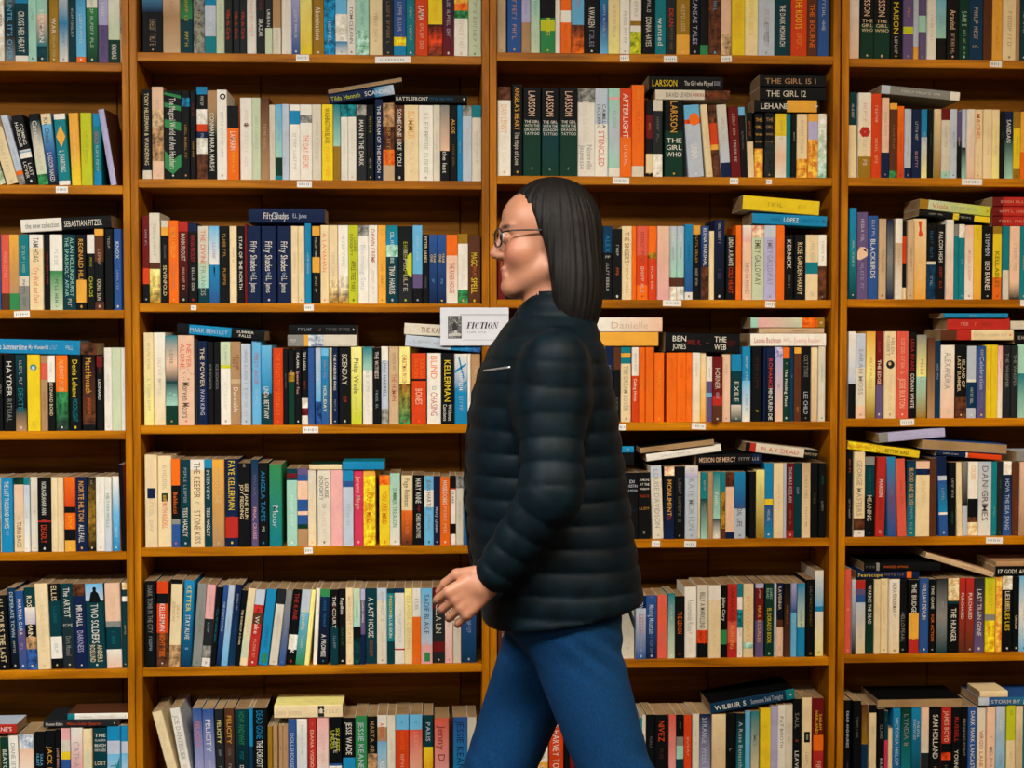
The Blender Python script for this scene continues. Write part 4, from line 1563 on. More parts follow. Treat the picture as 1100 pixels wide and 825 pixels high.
def special(B, desc, w, h):
    """Printed devices that mark one spine out."""
    def put(col, poly, lift=0.0):
        c = LINC[col]
        B.add("spine_picture~" + col, [(x * w, -0.0007 - lift, z * h) for x, z in poly], [tuple(range(len(poly)))], [(c[0], c[1], c[2], 0.0)] * len(poly))
    asp = w / h
    sq = lambda x0, z0, x1, z1: [(x0, z0), (x1, z0), (x1, z1), (x0, z1)]
    if "golden diamond" in desc:
        put("go", [(.5, .53), (.9, .68), (.5, .83), (.1, .68)])
    elif "lime disc" in desc:
        put("lm", [(x if x < .95 else .95, z) for x, z in disc(.9, .5, .38, .16)])
    elif "orange disc" in desc:
        put("og", disc(.62, .8, .33, .33 * asp * 1.2))
    elif "red flower" in desc:
        for q in range(6):
            put("re", disc(.5 + .22 * math.cos(q * 1.05), .54 + .22 * asp * math.sin(q * 1.05), .2, .2 * asp, 8), q * 0.00004)
    elif "green roundel" in desc:
        put("tl", disc(.5, .83, .26, .26 * asp))
        put("lg", disc(.5, .83, .14, .14 * asp), .0001)
    elif "dark blue square" in desc:
        put("nv", sq(.2, .53, .82, .64))
    elif "green square" in desc:
        put("dg", sq(.28, .5, .72, .59))
        put("ol", sq(.38, .52, .6, .57), .0001)
    elif "green sticker" in desc:
        put("gn", sq(.3, .03, .78, .15))
    elif "black square picture" in desc:
        put("bk", sq(.22, .49, .8, .61))
        put("gy", sq(.42, .52, .62, .58), .0001)
    elif "red drips" in desc:
        put("ro", [(.35, .97), (.6, .97), (.58, .86), (.7, .8), (.5, .77), (.38, .8), (.45, .87)])
    elif "round logo" in desc:
        put("ch", disc(.6, .925, .3, .3 * asp))
        put("wh", disc(.6, .925, .16, .16 * asp), .0001)
    elif "standing figure" in desc:
        put("bk", [(.2, .78), (.32, .9), (.44, .91), (.42, .95), (.52, .965), (.62, .95), (.6, .91), (.72, .89), (.9, .78)])
    elif "diagonal streak" in desc:
        put("ch", [(.12, .95), (.42, .95), (.66, .7), (.98, .45), (.98, .62), (.7, .8)])
    elif "branching blue lines" in desc:
        for s in ([(.05, .72), (.9, .84), (.9, .87), (.05, .76)], [(.1, .45), (.95, .58), (.95, .62), (.1, .5)], [(.3, .95), (.42, .95), (.75, .66), (.66, .64)]):
            put("cy", s)
    elif "green diagonal" in desc:
        for z0, z1, hh in ((.93, .985, .03), (.80, .87, .05), (.60, .68, .085)):
            put("gn", [(.04, z1 - hh), (.96, z0 - hh * .6), (.96, z0 + hh * .5), (.04, z1)])
        put("gn", [(.04, .13), (.5, .06), (.96, .15), (.96, .29), (.5, .22), (.04, .33)])
    elif "round portrait" in desc:
        put("ch", disc(.5, .62, .36, .36 * asp))
        put("be", disc(.45, .63, .13, .16 * asp, 8), .0001)
    elif "small dark picture" in desc:
        put("ch", sq(.08, .27, .95, .36))
        put("iv", disc(.55, .315, .22, .022, 8), .0001)
    elif "cut-out face" in desc:
        put("sp", [(.05, .46), (.3, .45), (.75, .48), (.97, .5), (.97, .57), (.7, .6), (.3, .6), (.05, .54)])
        put("ch", [(.45, .585), (.8, .575), (.95, .54), (.75, .55)], .0001)
    elif "brown spot" in desc:
        put("br", disc(.5, .67, .2, .2 * asp))
    elif "teal wave" in desc:
        put("tl", [(.1, .3), (.55, .42), (.97, .62), (.97, .4), (.7, .3), (.6, .12), (.1, .05)])
    elif "diving figure" in desc:
        put("nv", [(.48, .5), (.62, .45), (.56, .38), (.62, .33), (.5, .36), (.42, .42)])
    elif "bird flock" in desc:
        r = random.Random(3)
        for q in range(13):
            x, z = r.uniform(.1, .9), r.uniform(.5, .64)
            put("ch", [(x, z), (x + .07, z + .012), (x + .04, z + .002), (x + .12, z - .004)])
    elif "pale surf" in desc:
        r = random.Random(4)
        for q in range(16):
            x, z = r.uniform(.1, .7), r.uniform(.2, .36)
            put("mt", [(x, z), (x + .25, z + .012), (x + .2, z + .018)])


PERSON_SPAN = [(195, 330, 530, 635), (330, 400, 520, 655), (400, 600, 502, 680), (600, 670, 480, 690), (670, 825, 505, 690)]


def seen_area(x0, x1, y0, y1):
    x0, x1, y0, y1 = max(x0, 0), min(x1, 1100), max(y0, 0), min(y1, 825)
    if x1 <= x0 or y1 <= y0:
        return 0.0
    a = (x1 - x0) * (y1 - y0)
    for (ya, yb, xa, xb) in PERSON_SPAN:
        a -= max(0, min(x1, xb) - max(x0, xa)) * max(0, min(y1, yb) - max(y0, ya))
    return max(a, 0.0)


# ---------------------------------------------------------------- read the table
REC = []          # every book: dict
rb = random.Random(77)
FILLS = ["bk", "wh", "cr", "nv", "dt", "ro", "iv", "dr", "bl", "tl", "og", "br", "lg", "ch", "go", "sp", "gn"]


def texts_of(tokens):
    out = []
    for t in tokens:
        across = t.startswith("H")
        if across:
            t = t[1:]
        col, rest = t[:2], t[2:]
        if rest.startswith("#"):
            body, _, rng = rest.partition(":")
        else:
            body, _, rng = rest[1:].rpartition(":")
        a, b = rng.split("-") if rng else ("10", "85")
        out.append((col, body, float(a), float(b), across))
    return out


def upright(cell, x0, x1, top, bands, texts, lean=0.0, yaw=0.0, board=None, hard=False, desc=None, hidden=False):
    REC.append(dict(cell=cell, flat=False, x0=x0, x1=x1, top=top, bands=bands, texts=texts, lean=lean, yaw=yaw, board=board, hard=hard, desc=desc, flip=False, hidden=hidden))


def fill(cell, x0, x1):
    """Books where the photo shows only the walker or nothing: kept plain."""
    k, row = cell
    y = BASE[k][row - 1]
    x = x0
    while x < x1 - 4:
        w = min(rb.uniform(6.5, 14.5), x1 - x)
        upright(cell, x, x + w, y - rb.uniform(72, 80), parse_bands(rb.choice(FILLS)), [(rb.choice(["wh", "cr", "bk", "go"]), "#%d" % rb.randint(5, 10), 12, 75, False)], hidden=True)
        x += w + 0.2


cell, X = None, 0.0
for line in BOOKS.strip().splitlines():
    t = line.split(" =", 1)
    desc = t[1].strip() if len(t) > 1 else None
    tok = t[0].split()
    if tok[0].startswith("@"):
        if cell and cell[0] == "D":
            fill(cell, X, proj((EDGE["D"][1] - SP, 0, SHELFZ["D"][cell[1] - 1]))[0] - 1)
        cell = (tok[0][1], int(tok[1]))
        if cell[0] == "A":
            fill(cell, proj((EDGE["A"][0] + SP, 0, SHELFZ["A"][cell[1] - 1]))[0] + 1.5, {2: -25.0, 6: -9.0, 7: -6.0}.get(cell[1], -2.0))
        X = float(tok[2])
        continue
    if tok[0] == "g":
        X = float(tok[1])
        continue
    if tok[0] == "fill":
        fill(cell, X, float(tok[1]))
        X = float(tok[1])
        continue
    opt = {"lean": 0.0, "yaw": 0.0, "board": None, "hard": False}
    flip, rest = False, []
    flat = tok[0] == "F"
    for q in (tok[6:] if flat else tok[3:]):
        if q == "P":
            flip = True
        elif q == "h":
            opt["hard"] = True
        elif q.startswith("c:"):
            opt["board"] = q[2:]
        elif q[0] == "l" and q[1:].replace("-", "").replace(".", "").isdigit():
            opt["lean"] = float(q[1:])
        elif q[0] == "y" and q[1:].isdigit():
            opt["yaw"] = float(q[1:])
        else:
            rest.append(q)
    if flat:
        REC.append(dict(cell=cell, flat=True, x0=float(tok[1]), x1=float(tok[2]), th=float(tok[3]), slope=float(tok[4]), bands=parse_bands(tok[5]),
                        texts=texts_of(rest), desc=desc, flip=flip, hidden=float(tok[1]) > 1098, **opt))
    else:
        upright(cell, X, float(tok[0]), float(tok[1]), parse_bands(tok[2]), texts_of(rest), desc=desc, **opt)
        X = float(tok[0])
if cell[0] == "D":
    fill(cell, X, proj((EDGE["D"][1] - SP, 0, SHELFZ["D"][cell[1] - 1]))[0] - 1)

# ---------------------------------------------------------------- place them
def edge_x(o, x, z):
    p, t = o["M"] @ Vector((x, 0, 0)), o["M"] @ Vector((x, 0, o["h"]))
    return p.x + (t.x - p.x) * (z - p.z) / (t.z - p.z)


prev = None
SUPPORT = {}      # cell -> [(xa, xb, za, zb)] top lines that flat books can rest on
for i, b in enumerate(REC):
    r = random.Random(1000 + i)
    k, row = b["cell"]
    zs = SHELFZ[k][row - 1] + 0.0002
    basey = BASE[k][row - 1]
    y0 = 0.006 + r.random() * 0.011
    if not b["flat"]:
        pa, pb = pix(b["x0"], basey, 0.009), pix(b["x1"], basey, 0.009)
        lo, hi = EDGE[k][0] + SP + 0.0012, EDGE[k][1] - SP - 0.0012
        xa, xb = max(pa.x, lo), min(pb.x, hi)
        if xb - xa < 0.003:
            xa = min(xa, hi - 0.004)
            xb = xa + 0.004
        # keep the measured height although the shelf may sit a hair off at this end
        dz = (pix(b["x0"], b["top"], y0) - pix(b["x0"], basey, y0)).z
        lean = math.atan2(b["lean"] / 0.41 / 1000.0, dz)
        w = (xb - xa) * math.cos(lean) - 0.0004
        h = dz / math.cos(lean) - abs(math.sin(lean)) * w * 0.5
        d = min(max(h * 0.62, 0.10), 0.142) * (0.97 + 0.06 * r.random())
        Rm = Matrix.Rotation(lean, 4, 'Y')
        if b["yaw"]:
            Rm = Matrix.Rotation(-math.radians(b["yaw"]), 4, 'Z') @ Rm
            d *= 0.9
        if lean > 0:       # pivots on its lower right corner
            piv = Vector((xb, y0, zs))
            M = Matrix.Translation(piv) @ Rm @ Matrix.Translation((-w, 0, 0))
        else:
            M = Matrix.Translation((xa, y0, zs)) @ Rm
        b.update(M=M, w=w, h=h, d=d, area=0.0 if b["hidden"] else seen_area(b["x0"], b["x1"], b["top"], basey))
        # leaning neighbours must not run through each other
        if prev is not None and prev["cell"] == b["cell"] and (prev["lean"] or b["lean"] or prev.get("moved")) and not b["yaw"]:
            need = 0.0
            for q in range(6):
                z = SHELFZ[k][row - 1] + 0.004 + q / 5 * (min(prev["h"], h) - 0.008)
                need = max(need, edge_x(prev, prev["w"], z) + 0.0003 - edge_x(b, 0.0, z))
            if need > 0:
                b["M"] = M = Matrix.Translation((need, 0, 0)) @ M
                b["moved"] = True
        prev = b
        tl, tr = M @ Vector((0, 0, h)), M @ Vector((w, 0, h))
        SUPPORT.setdefault(b["cell"], []).append((min(tl.x, tr.x), max(tl.x, tr.x), max(tl.z, tr.z), max(tl.z, tr.z)))
    else:
        ymid = basey - 85
        xL, xR = pix(b["x0"], ymid, 0.009).x, pix(b["x1"], ymid, 0.009).x
        xR = min(xR, EDGE[k][1] - SP - 0.002)
        xL = max(xL, EDGE[k][0] + SP + 0.002)
        th = b["th"] / 0.41 / 1000.0
        ang = -math.atan(b["slope"])                          # up to the right is positive
        tan = math.tan(ang)
        best = -9
        for (sa, sb_, za, zb) in SUPPORT[b["cell"]]:
            for q in range(9):
                x = sa + (sb_ - sa) * q / 8
                if xL - 0.001 <= x <= xR + 0.001:
                    best = max(best, za + (zb - za) * q / 8 - (x - xL) * tan)
        zL = best + 0.0006
        L = (xR - xL) / math.cos(ang)
        d = min(max(L * 0.64, 0.09), 0.14)
        # frame: thickness up, height along -x, so the title reads from the far end
        Bm = Matrix(((0, 0, -1, 0), (0, 1, 0, 0), (1, 0, 0, 0), (0, 0, 0, 1)))
        Rm = Matrix.Rotation(-ang, 4, 'Y')
        M = Matrix.Translation((xL, y0 * 0.8, zL)) @ Rm @ Matrix.Translation((L, 0, 0)) @ Bm
        b.update(M=M, w=th, h=L, d=d, area=0.0 if b["hidden"] else seen_area(b["x0"], b["x1"], basey - 100, basey - 100 + b["th"]) * 1.6)
        sn = math.sin(ang) * th
        SUPPORT[b["cell"]].append((xL - sn, xR - sn, zL + th / math.cos(ang), zL + th / math.cos(ang) + (xR - xL) * tan))

# ---------------------------------------------------------------- words for each book
ROWN = ["top", "second", "third", "fourth", "fifth", "sixth", "bottom"]
BAYW = {"A": "bay well ahead of walker", "B": "bay walker is entering", "C": "bay walker is passing", "D": "bay walker has left"}


def colour_words(b):
    share = {}
    order = []
    for (a, e, c0, c1, art) in b["bands"]:
        for c, q in ((c0, .5), (c1, .5)):
            share[c] = share.get(c, 0) + (e - a) * q
            if c not in order:
                order.append(c)
    top = sorted(order, key=lambda c: -share[c])[:2]
    if len(top) == 2 and share[top[1]] >= 22:
        top.sort(key=order.index)
        return "%s-and-%s" % (PAL[top[0]][0], PAL[top[1]][0])
    return PAL[top[0]][0]


def main_word(b):
    share = {}
    for (a, e, c0, c1, art) in b["bands"]:
        share[c0] = share.get(c0, 0) + (e - a) / 2
        share[c1] = share.get(c1, 0) + (e - a) / 2
    return PAL[max(share, key=share.get)][0]


NTHINGS = 300
order = sorted(range(len(REC)), key=lambda i: -REC[i]["area"])
THINGS = set(order[:NTHINGS])
LABEL, used = {}, {}
cells = {}
for i, b in enumerate(REC):
    cells.setdefault((b["cell"], b["flat"]), []).append(i)


def candidates(i):
    b = REC[i]
    k, row = b["cell"]
    where = "%s shelf, %s" % (ROWN[row - 1], BAYW[k])
    cw = colour_words(b)
    let = " lettered %s" % PAL[b["texts"][0][0]][0] if b["texts"] else ""
    sib = cells[(b["cell"], b["flat"])]
    j = sib.index(i)
    if b["desc"]:
        yield "%s, %s" % (b["desc"], where)
    if b["flat"]:
        face = "pages outward, " if b["flip"] else ""
        yield "%s book%s %slying flat, %s" % (cw, let, face, where)
        pos = sum(1 for q in sib[:j] if abs(REC[q]["x0"] - b["x0"]) < 45)
        yield "%s book lying flat, %s of its pile, %s" % (cw, ("lowest", "second", "third", "fourth")[min(pos, 3)], where)
    else:
        lw = main_word(REC[sib[j - 1]]) if j else "upright"
        rw = main_word(REC[sib[j + 1]]) if j + 1 < len(sib) else "upright"
        yield "%s book%s between %s and %s, %s" % (cw, let, lw, rw, where)
        sz = "thin" if b["x1"] - b["x0"] < 8.5 else "thick" if b["x1"] - b["x0"] > 13 else "tall" if b["h"] > 0.225 else "short" if b["h"] < 0.195 else "slim"
        yield "%s %s book%s between %s and %s, %s" % (sz, cw, let, lw, rw, where)
        if len(b["texts"]) > 1:
            yield "%s book lettered %s-then-%s between %s and %s, %s" % (cw, PAL[b["texts"][0][0]][0], PAL[b["texts"][1][0]][0], lw, rw, where)
    yield None


for i in sorted(THINGS):
    for c in candidates(i):
        if c is None:
            c = LABEL_LAST
            break
        LABEL_LAST = c
        if c not in used:
            break
    used.setdefault(c, []).append(i)
    LABEL[i] = c
dup = {c: v for c, v in used.items() if len(v) > 1}
print("books", len(REC), "things", len(THINGS), "shared labels", {c: len(v) for c, v in dup.items()}, "long", [c for c in used if len(c.replace(",", "").split()) > 16])

# ---------------------------------------------------------------- build them
MASS = {"v": [], "f": [], "c": [], "m": []}
PARTMAT = {"cover": M_COVER, "page_block": M_PAGE}
for i, b in enumerate(REC):
    r = random.Random(5000 + i)
    B = make_book(b["w"], b["d"], b["h"], b["bands"], b["texts"], r, b["board"], b["hard"], b["flip"], seed=i)
    if b["desc"]:
        special(B, b["desc"], b["w"], b["h"])
    if i in THINGS:
        k, row = b["cell"]
        o = empty("book", (0, 0, 0), LABEL[i], "book", "books on the %s shelf, %s" % (ROWN[row - 1], BAYW[k]))
        o.matrix_world = b["M"]
        for p in B.v:
            nm = p.split("~")[0]
            q = mesh_obj(nm, B.v[p], B.f[p], PARTMAT.get(nm, M_INK), o, cols=B.c[p])
            if nm == "spine_picture" and len(B.f[p]) > 1:
                q["kind"] = "stuff"                          # one printed device of many strokes
            if nm == "spine_lettering" and b["texts"][int(p.split("~")[1])][1].startswith("#"):
                q["kind"] = "stuff"                          # marks too small to read singly
    else:
        A3 = np.array(b["M"])
        for p in B.v:
            v = np.asarray(B.v[p]) @ A3[:3, :3].T + A3[:3, 3]
            n = len(MASS["v"])
            MASS["v"].extend(map(tuple, v))
            MASS["f"].extend([tuple(q + n for q in t) for t in B.f[p]])
            MASS["c"].extend(B.c[p])
            MASS["m"].extend([{"cover": 0, "page_block": 1}.get(p, 2)] * len(B.f[p]))
mass = mesh_obj("shelved_books", MASS["v"], MASS["f"], [M_COVER, M_PAGE, M_INK], cols=MASS["c"], mats=MASS["m"])
mass["kind"] = "stuff"
mass["label"] = "the many narrower paperbacks packed among the larger books on every shelf"
mass["category"] = "books"

# ---------------------------------------------------------------- the sign
def serif_letter(ch):
    """Fat-face serif capitals as polygons, cap height 1."""
    T, t, s = 0.30, 0.08, 0.09       # thick stem, hairline, serif
    R = lambda x0, y0, x1, y1: [(x0, y0), (x1, y0), (x1, y1), (x0, y1)]
    if ch == "I":
        return [R(s, 0, s + T, 1), R(0, 0, T + 2 * s, t), R(0, 1 - t, T + 2 * s, 1)], T + 2 * s
    if ch == "F":
        return [R(s, 0, s + T, 1), R(0, 0, T + 2 * s, t), R(0, 1 - t, 0.78, 1), R(0.72, 0.7, 0.78, 1), R(s + T, 0.49, 0.6, 0.55), R(0.55, 0.4, 0.6, 0.64)], 0.8
    if ch == "T":
        return [R(0.28, 0, 0.28 + T, 1), R(0.18, 0, 0.62, t), R(0, 1 - t, 0.8, 1), R(0, 0.7, 0.06, 1), R(0.74, 0.7, 0.8, 1)], 0.8
    if ch == "N":
        return [R(0.1, 0, 0.17, 1), R(0.8, 0, 0.87, 1), [(0.03, 1), (0.3, 1), (0.87, 0), (0.72, 0)], R(0, 0, 0.27, t), R(0.68, 1 - t, 1.0, 1)], 1.0
    out, m = [], 28
    a0, a1 = (0.0, 2 * math.pi) if ch == "O" else (0.75, 2 * math.pi - 0.75)
    for q in range(m):
        p, u = a0 + (a1 - a0) * q / m, a0 + (a1 - a0) * (q + 1) / m
        quad = []
        for ang, k in ((p, 1), (u, 1), (u, 0), (p, 0)):
            th = 0.06 + 0.24 * abs(math.cos(ang)) ** 1.4 * (1 if ch == "O" or math.cos(ang) < 0 else 0.35)
            rx, rz = 0.45 - (0 if k else th), 0.5 - (0 if k else 0.05)
            quad.append((0.45 + rx * math.cos(ang), 0.5 + rz * math.sin(ang)))
        out.append(quad)
    if ch == "C":
        out.append(R(0.74, 0.66, 0.8, 0.98))
    return out, 0.9


YS = -0.004
p0, p1 = pix(473.0, 371.3, YS), pix(546.5, 330.5, YS)
sw, sh = p1.x - p0.x, p1.z - p0.z
sign = empty("shelf_sign", (p0.x, YS, p0.z), "white FICTION card with engraved picture fixed to the post between bookcases", "sign")
M_CARD = plain("white_card", rgb(212, 214, 220), 0.45, 0.03, 25.0)
M_SIGNINK = plain("sign_black_ink", rgb(16, 16, 18), 0.5)
M_SIGNGREY = plain("sign_grey_ink", rgb(120, 120, 124), 0.5)
v, f = box_vf(0, 0, 0, sw, 0.0025, sh, 0.0006)
mesh_obj("card", v, f, M_CARD, sign)
fx = lambda px: (px - 473.0) / 73.5 * sw
fz = lambda py: (371.3 - py) / 40.8 * sh


def flat_polys(name, polys, mat, y, parent):
    vs, fs = [], []
    for p in polys:
        n = len(vs)
        vs += [(x, y, z) for x, z in p]
        fs.append(tuple(range(n, n + len(p))))
    return mesh_obj(name, vs, fs, mat, parent)


rect = lambda x0, y0, x1, y1: [(fx(x0), fz(y1)), (fx(x1), fz(y1)), (fx(x1), fz(y0)), (fx(x0), fz(y0))]
polys, x = [], 0.0
for ch in "FICTION":
    pl, w = serif_letter(ch)
    polys += [[(x + a + b * 0.28, b) for a, b in p] for p in pl]
    x += w + 0.16
kx, kz = (fx(535.8) - fx(501.2)) / (x + 0.12), fz(346.2) - fz(352.8)
flat_polys("title_lettering", [[(fx(501.2) + a * kx, fz(352.8) + b * kz) for a, b in p] for p in polys], M_SIGNINK, -0.0004, sign)
tv, tf, tl = scribble_mesh(9, random.Random(8))
k2 = (fx(521.5) - fx(502.0)) / tl
mesh_obj("subtitle_lettering", [(fx(502.0) + a * k2, -0.0004, fz(358.0) + b * (fz(356.2) - fz(358.0))) for a, b in tv], tf, M_SIGNGREY, sign)
for ya in (337.4, 338.6, 365.0):
    flat_polys("ruled_line", [rect(494.0 if ya < 340 else 497.0, ya, 545.5, ya + 0.35)], M_SIGNGREY, -0.0004, sign)


def engraving():
    m, nt, b = nodes_mat("engraved_picture_print")
    tc = N(nt, "ShaderNodeTexCoord")
    n = N(nt, "ShaderNodeTexNoise", Scale=170.0, Detail=6.0, Roughness=0.75)
    nt.links.new(tc.outputs["Object"], n.inputs["Vector"])
    nt.links.new(ramp(nt, n.outputs["Fac"], [(0.38, rgb(26, 28, 30)), (0.52, rgb(92, 94, 92)), (0.64, rgb(186, 184, 176))]), b.inputs["Base Color"])
    b.inputs["Roughness"].default_value = 0.5
    return m


M_ENG = engraving()
flat_polys("picture_border", [rect(481.2, 339.4, 495.8, 363.6)], M_SIGNINK, -0.0003, sign)
pic = flat_polys("picture", [rect(481.8, 340.0, 495.2, 363.0)], M_ENG, -0.0005, sign)
flat_polys("picture_figure", [[(fx(a), fz(c)) for a, c in ((486.2, 354.5), (485.4, 350), (487, 347.6), (488.2, 345.4), (489.4, 345.8), (489.6, 347.8), (491.2, 350.5), (491.6, 353.8), (489.6, 355))]],
           plain("picture_dark_print", rgb(24, 24, 26), 0.5), -0.0007, sign)
flat_polys("picture_ground", [[(fx(a), fz(c)) for a, c in ((481.8, 358.8), (487.2, 358.2), (488.4, 354.8), (490.8, 355.2), (491.4, 358.2), (495.2, 358.4), (495.2, 360.6), (481.8, 361.4))]],
           plain("picture_pale_print", rgb(188, 186, 180), 0.5), -0.0006, sign)

# ---------------------------------------------------------------- the walker
class Field:
    """A signed distance grid that grows by smooth unions and is turned into one continuous surface."""

    def __init__(self, lo, hi, h):
        self.lo, self.h = np.array(lo, float), h
        self.n = np.ceil((np.array(hi) - self.lo) / h).astype(int) + 1
        self.a = np.full(self.n, 1.0, np.float32)

    def sub(self, lo, hi):
        i0 = np.clip(np.floor((np.array(lo) - self.lo) / self.h).astype(int), 0, self.n)
        i1 = np.clip(np.ceil((np.array(hi) - self.lo) / self.h).astype(int) + 1, 0, self.n)
        ax = [self.lo[k] + self.h * np.arange(i0[k], i1[k]) for k in range(3)]
        return tuple(slice(i0[k], i1[k]) for k in range(3)), np.meshgrid(*ax, indexing='ij', sparse=True)

    def put(self, fn, lo, hi, k=0.01, op='add', pad=None):
        pad = max(0.02, k * 1.5) if pad is None else pad
        s, P = self.sub(np.array(lo) - pad, np.array(hi) + pad)
        d = fn(*P).astype(np.float32)
        a = self.a[s]
        if op == 'add':
            hh = np.clip(0.5 + 0.5 * (a - d) / k, 0, 1)
            self.a[s] = a * (1 - hh) + d * hh - k * hh * (1 - hh)
        else:
            d = -d
            hh = np.clip(0.5 - 0.5 * (a - d) / k, 0, 1)
            self.a[s] = a * (1 - hh) + d * hh + k * hh * (1 - hh)

    def cone(self, a, b, ra, rb, k=0.01, op='add', ripple=None):
        a, b = np.array(a, float), np.array(b, float)
        ab = b - a
        L2 = float(ab @ ab)

        def fn(x, y, z):
            t = np.clip(((x - a[0]) * ab[0] + (y - a[1]) * ab[1] + (z - a[2]) * ab[2]) / L2, 0, 1)
            d = np.sqrt((x - a[0] - t * ab[0]) ** 2 + (y - a[1] - t * ab[1]) ** 2 + (z - a[2] - t * ab[2]) ** 2) - (ra + (rb - ra) * t)
            if ripple:
                amp, per = ripple
                d = d - amp * (np.abs(np.sin(math.pi * t * math.sqrt(L2) / per)) ** .5 - 0.7)
            return d
        r = max(ra, rb) + (ripple[0] if ripple else 0)
        self.put(fn, np.minimum(a, b) - r, np.maximum(a, b) + r, k, op)

    def ell(self, c, r, k=0.01, op='add', pitch=0.0):
        c, r = np.array(c, float), np.array(r, float)
        cs, sn = math.cos(pitch), math.sin(pitch)

        def fn(x, y, z):
            dx, dz = x - c[0], z - c[2]
            u, w = (dx * cs + dz * sn) / r[0], (-dx * sn + dz * cs) / r[2]
            q = np.sqrt(u ** 2 + ((y - c[1]) / r[1]) ** 2 + w ** 2)
            return (q - 1) * r.min()
        R = r.max() if pitch else r
        self.put(fn, c - R, c + R, k, op)

    def mesh(self):
        """Surface nets."""
        a = self.a
        ins = a < 0
        nx, ny, nz = a.shape
        cnt = np.zeros((nx - 1, ny - 1, nz - 1), np.int8)
        for dx in (0, 1):
            for dy in (0, 1):
                for dz in (0, 1):
                    cnt += ins[dx:nx - 1 + dx, dy:ny - 1 + dy, dz:nz - 1 + dz]
        act = np.argwhere((cnt > 0) & (cnt < 8))
        idx = np.full(cnt.shape, -1, np.int64)
        idx[tuple(act.T)] = np.arange(len(act))
        acc, num = np.zeros((len(act), 3)), np.zeros(len(act))
        cor = [(i, j, k) for i in (0, 1) for j in (0, 1) for k in (0, 1)]
        val = {c: a[act[:, 0] + c[0], act[:, 1] + c[1], act[:, 2] + c[2]] for c in cor}
        for c in cor:
            for ax in range(3):
                if c[ax] == 0:
                    e = list(c)
                    e[ax] = 1
                    v0, v1 = val[c], val[tuple(e)]
                    m = (v0 < 0) != (v1 < 0)
                    t = v0[m] / (v0[m] - v1[m])
                    p = np.tile(np.array(c, float), (m.sum(), 1))
                    p[:, ax] = t
                    acc[m] += p
                    num[m] += 1
        V = self.lo + self.h * (act + acc / num[:, None])
        quads = []
        for ax in range(3):
            o1, o2 = [(1, 2), (2, 0), (0, 1)][ax]
            sl0 = [slice(None)] * 3
            sl1 = [slice(None)] * 3
            sl0[ax], sl1[ax] = slice(0, -1), slice(1, None)
            s0, s1 = ins[tuple(sl0)], ins[tuple(sl1)]
            e = np.argwhere(s0 != s1)
            e = e[(e[:, o1] > 0) & (e[:, o2] > 0) & (e[:, o1] < a.shape[o1] - 1) & (e[:, o2] < a.shape[o2] - 1)]
            flip = s0[tuple(e.T)]
            q = []
            for d1, d2 in ((-1, -1), (0, -1), (0, 0), (-1, 0)):
                g = e.copy()
                g[:, o1] += d1
                g[:, o2] += d2
                q.append(idx[tuple(g.T)])
            q = np.stack(q, 1)
            q[~flip] = q[~flip][:, ::-1]
            quads.append(q)
        return V, np.concatenate(quads)


def field_obj(name, fld, mat, parent, origin, colour=None, post=None):
    V, Q = fld.mesh()
    if post is not None:
        V = post(V)
    me = bpy.data.meshes.new(name)
    me.vertices.add(len(V))
    me.vertices.foreach_set("co", (V - np.array(origin)).astype(np.float32).ravel())
    me.loops.add(Q.size)
    me.loops.foreach_set("vertex_index", Q.astype(np.int32).ravel())
    me.polygons.add(len(Q))
    me.polygons.foreach_set("loop_start", np.arange(0, Q.size, 4, dtype=np.int32))
    me.polygons.foreach_set("use_smooth", np.ones(len(Q), bool))
    me.update(calc_edges=True)
    me.validate()
    me.materials.append(mat)
    if colour is not None:
        at = me.color_attributes.new("Col", 'FLOAT_COLOR', 'POINT')
        at.data.foreach_set("color", np.asarray(colour(V), np.float32).ravel())
    o = bpy.data.objects.new(name, me)
    COL.objects.link(o)
    o.parent = parent
    return o


YP = -0.87


def P(px, py, dy=0.0):
    p = pix(px, py, YP + dy)
    return np.array((p.x, p.y, p.z))


def skin_mat():
    m, nt, b = nodes_mat("skin")
    at = N(nt, "ShaderNodeAttribute", attribute_name="Col")
    nt.links.new(at.outputs["Color"], b.inputs["Base Color"])
    b.inputs["Roughness"].default_value = 0.5
    b.inputs["Subsurface Weight"].default_value = 0.12
    b.inputs["Subsurface Radius"].default_value = (0.012, 0.005, 0.003)
    return m


def cloth_mat(name, base, dark, scale, rough, sheen=0.0, stretch=(1, 1, 1), strength=0.3, spec=0.2):
    m, nt, b = nodes_mat(name)
    tc = N(nt, "ShaderNodeTexCoord")
    mp = N(nt, "ShaderNodeMapping")
    mp.inputs["Scale"].default_value = stretch
    nt.links.new(tc.outputs["Object"], mp.inputs["Vector"])
    n = N(nt, "ShaderNodeTexNoise", Scale=scale, Detail=4.0, Roughness=0.6)
    nt.links.new(mp.outputs[0], n.inputs["Vector"])
    nt.links.new(ramp(nt, n.outputs["Fac"], [(0.3, dark), (0.7, base)]), b.inputs["Base Color"])
    b.inputs["Roughness"].default_value = rough
    b.inputs["Sheen Weight"].default_value = sheen
    b.inputs["Specular IOR Level"].default_value = spec
    bump(nt, b, n.outputs["Fac"], strength, 0.002)
    return m


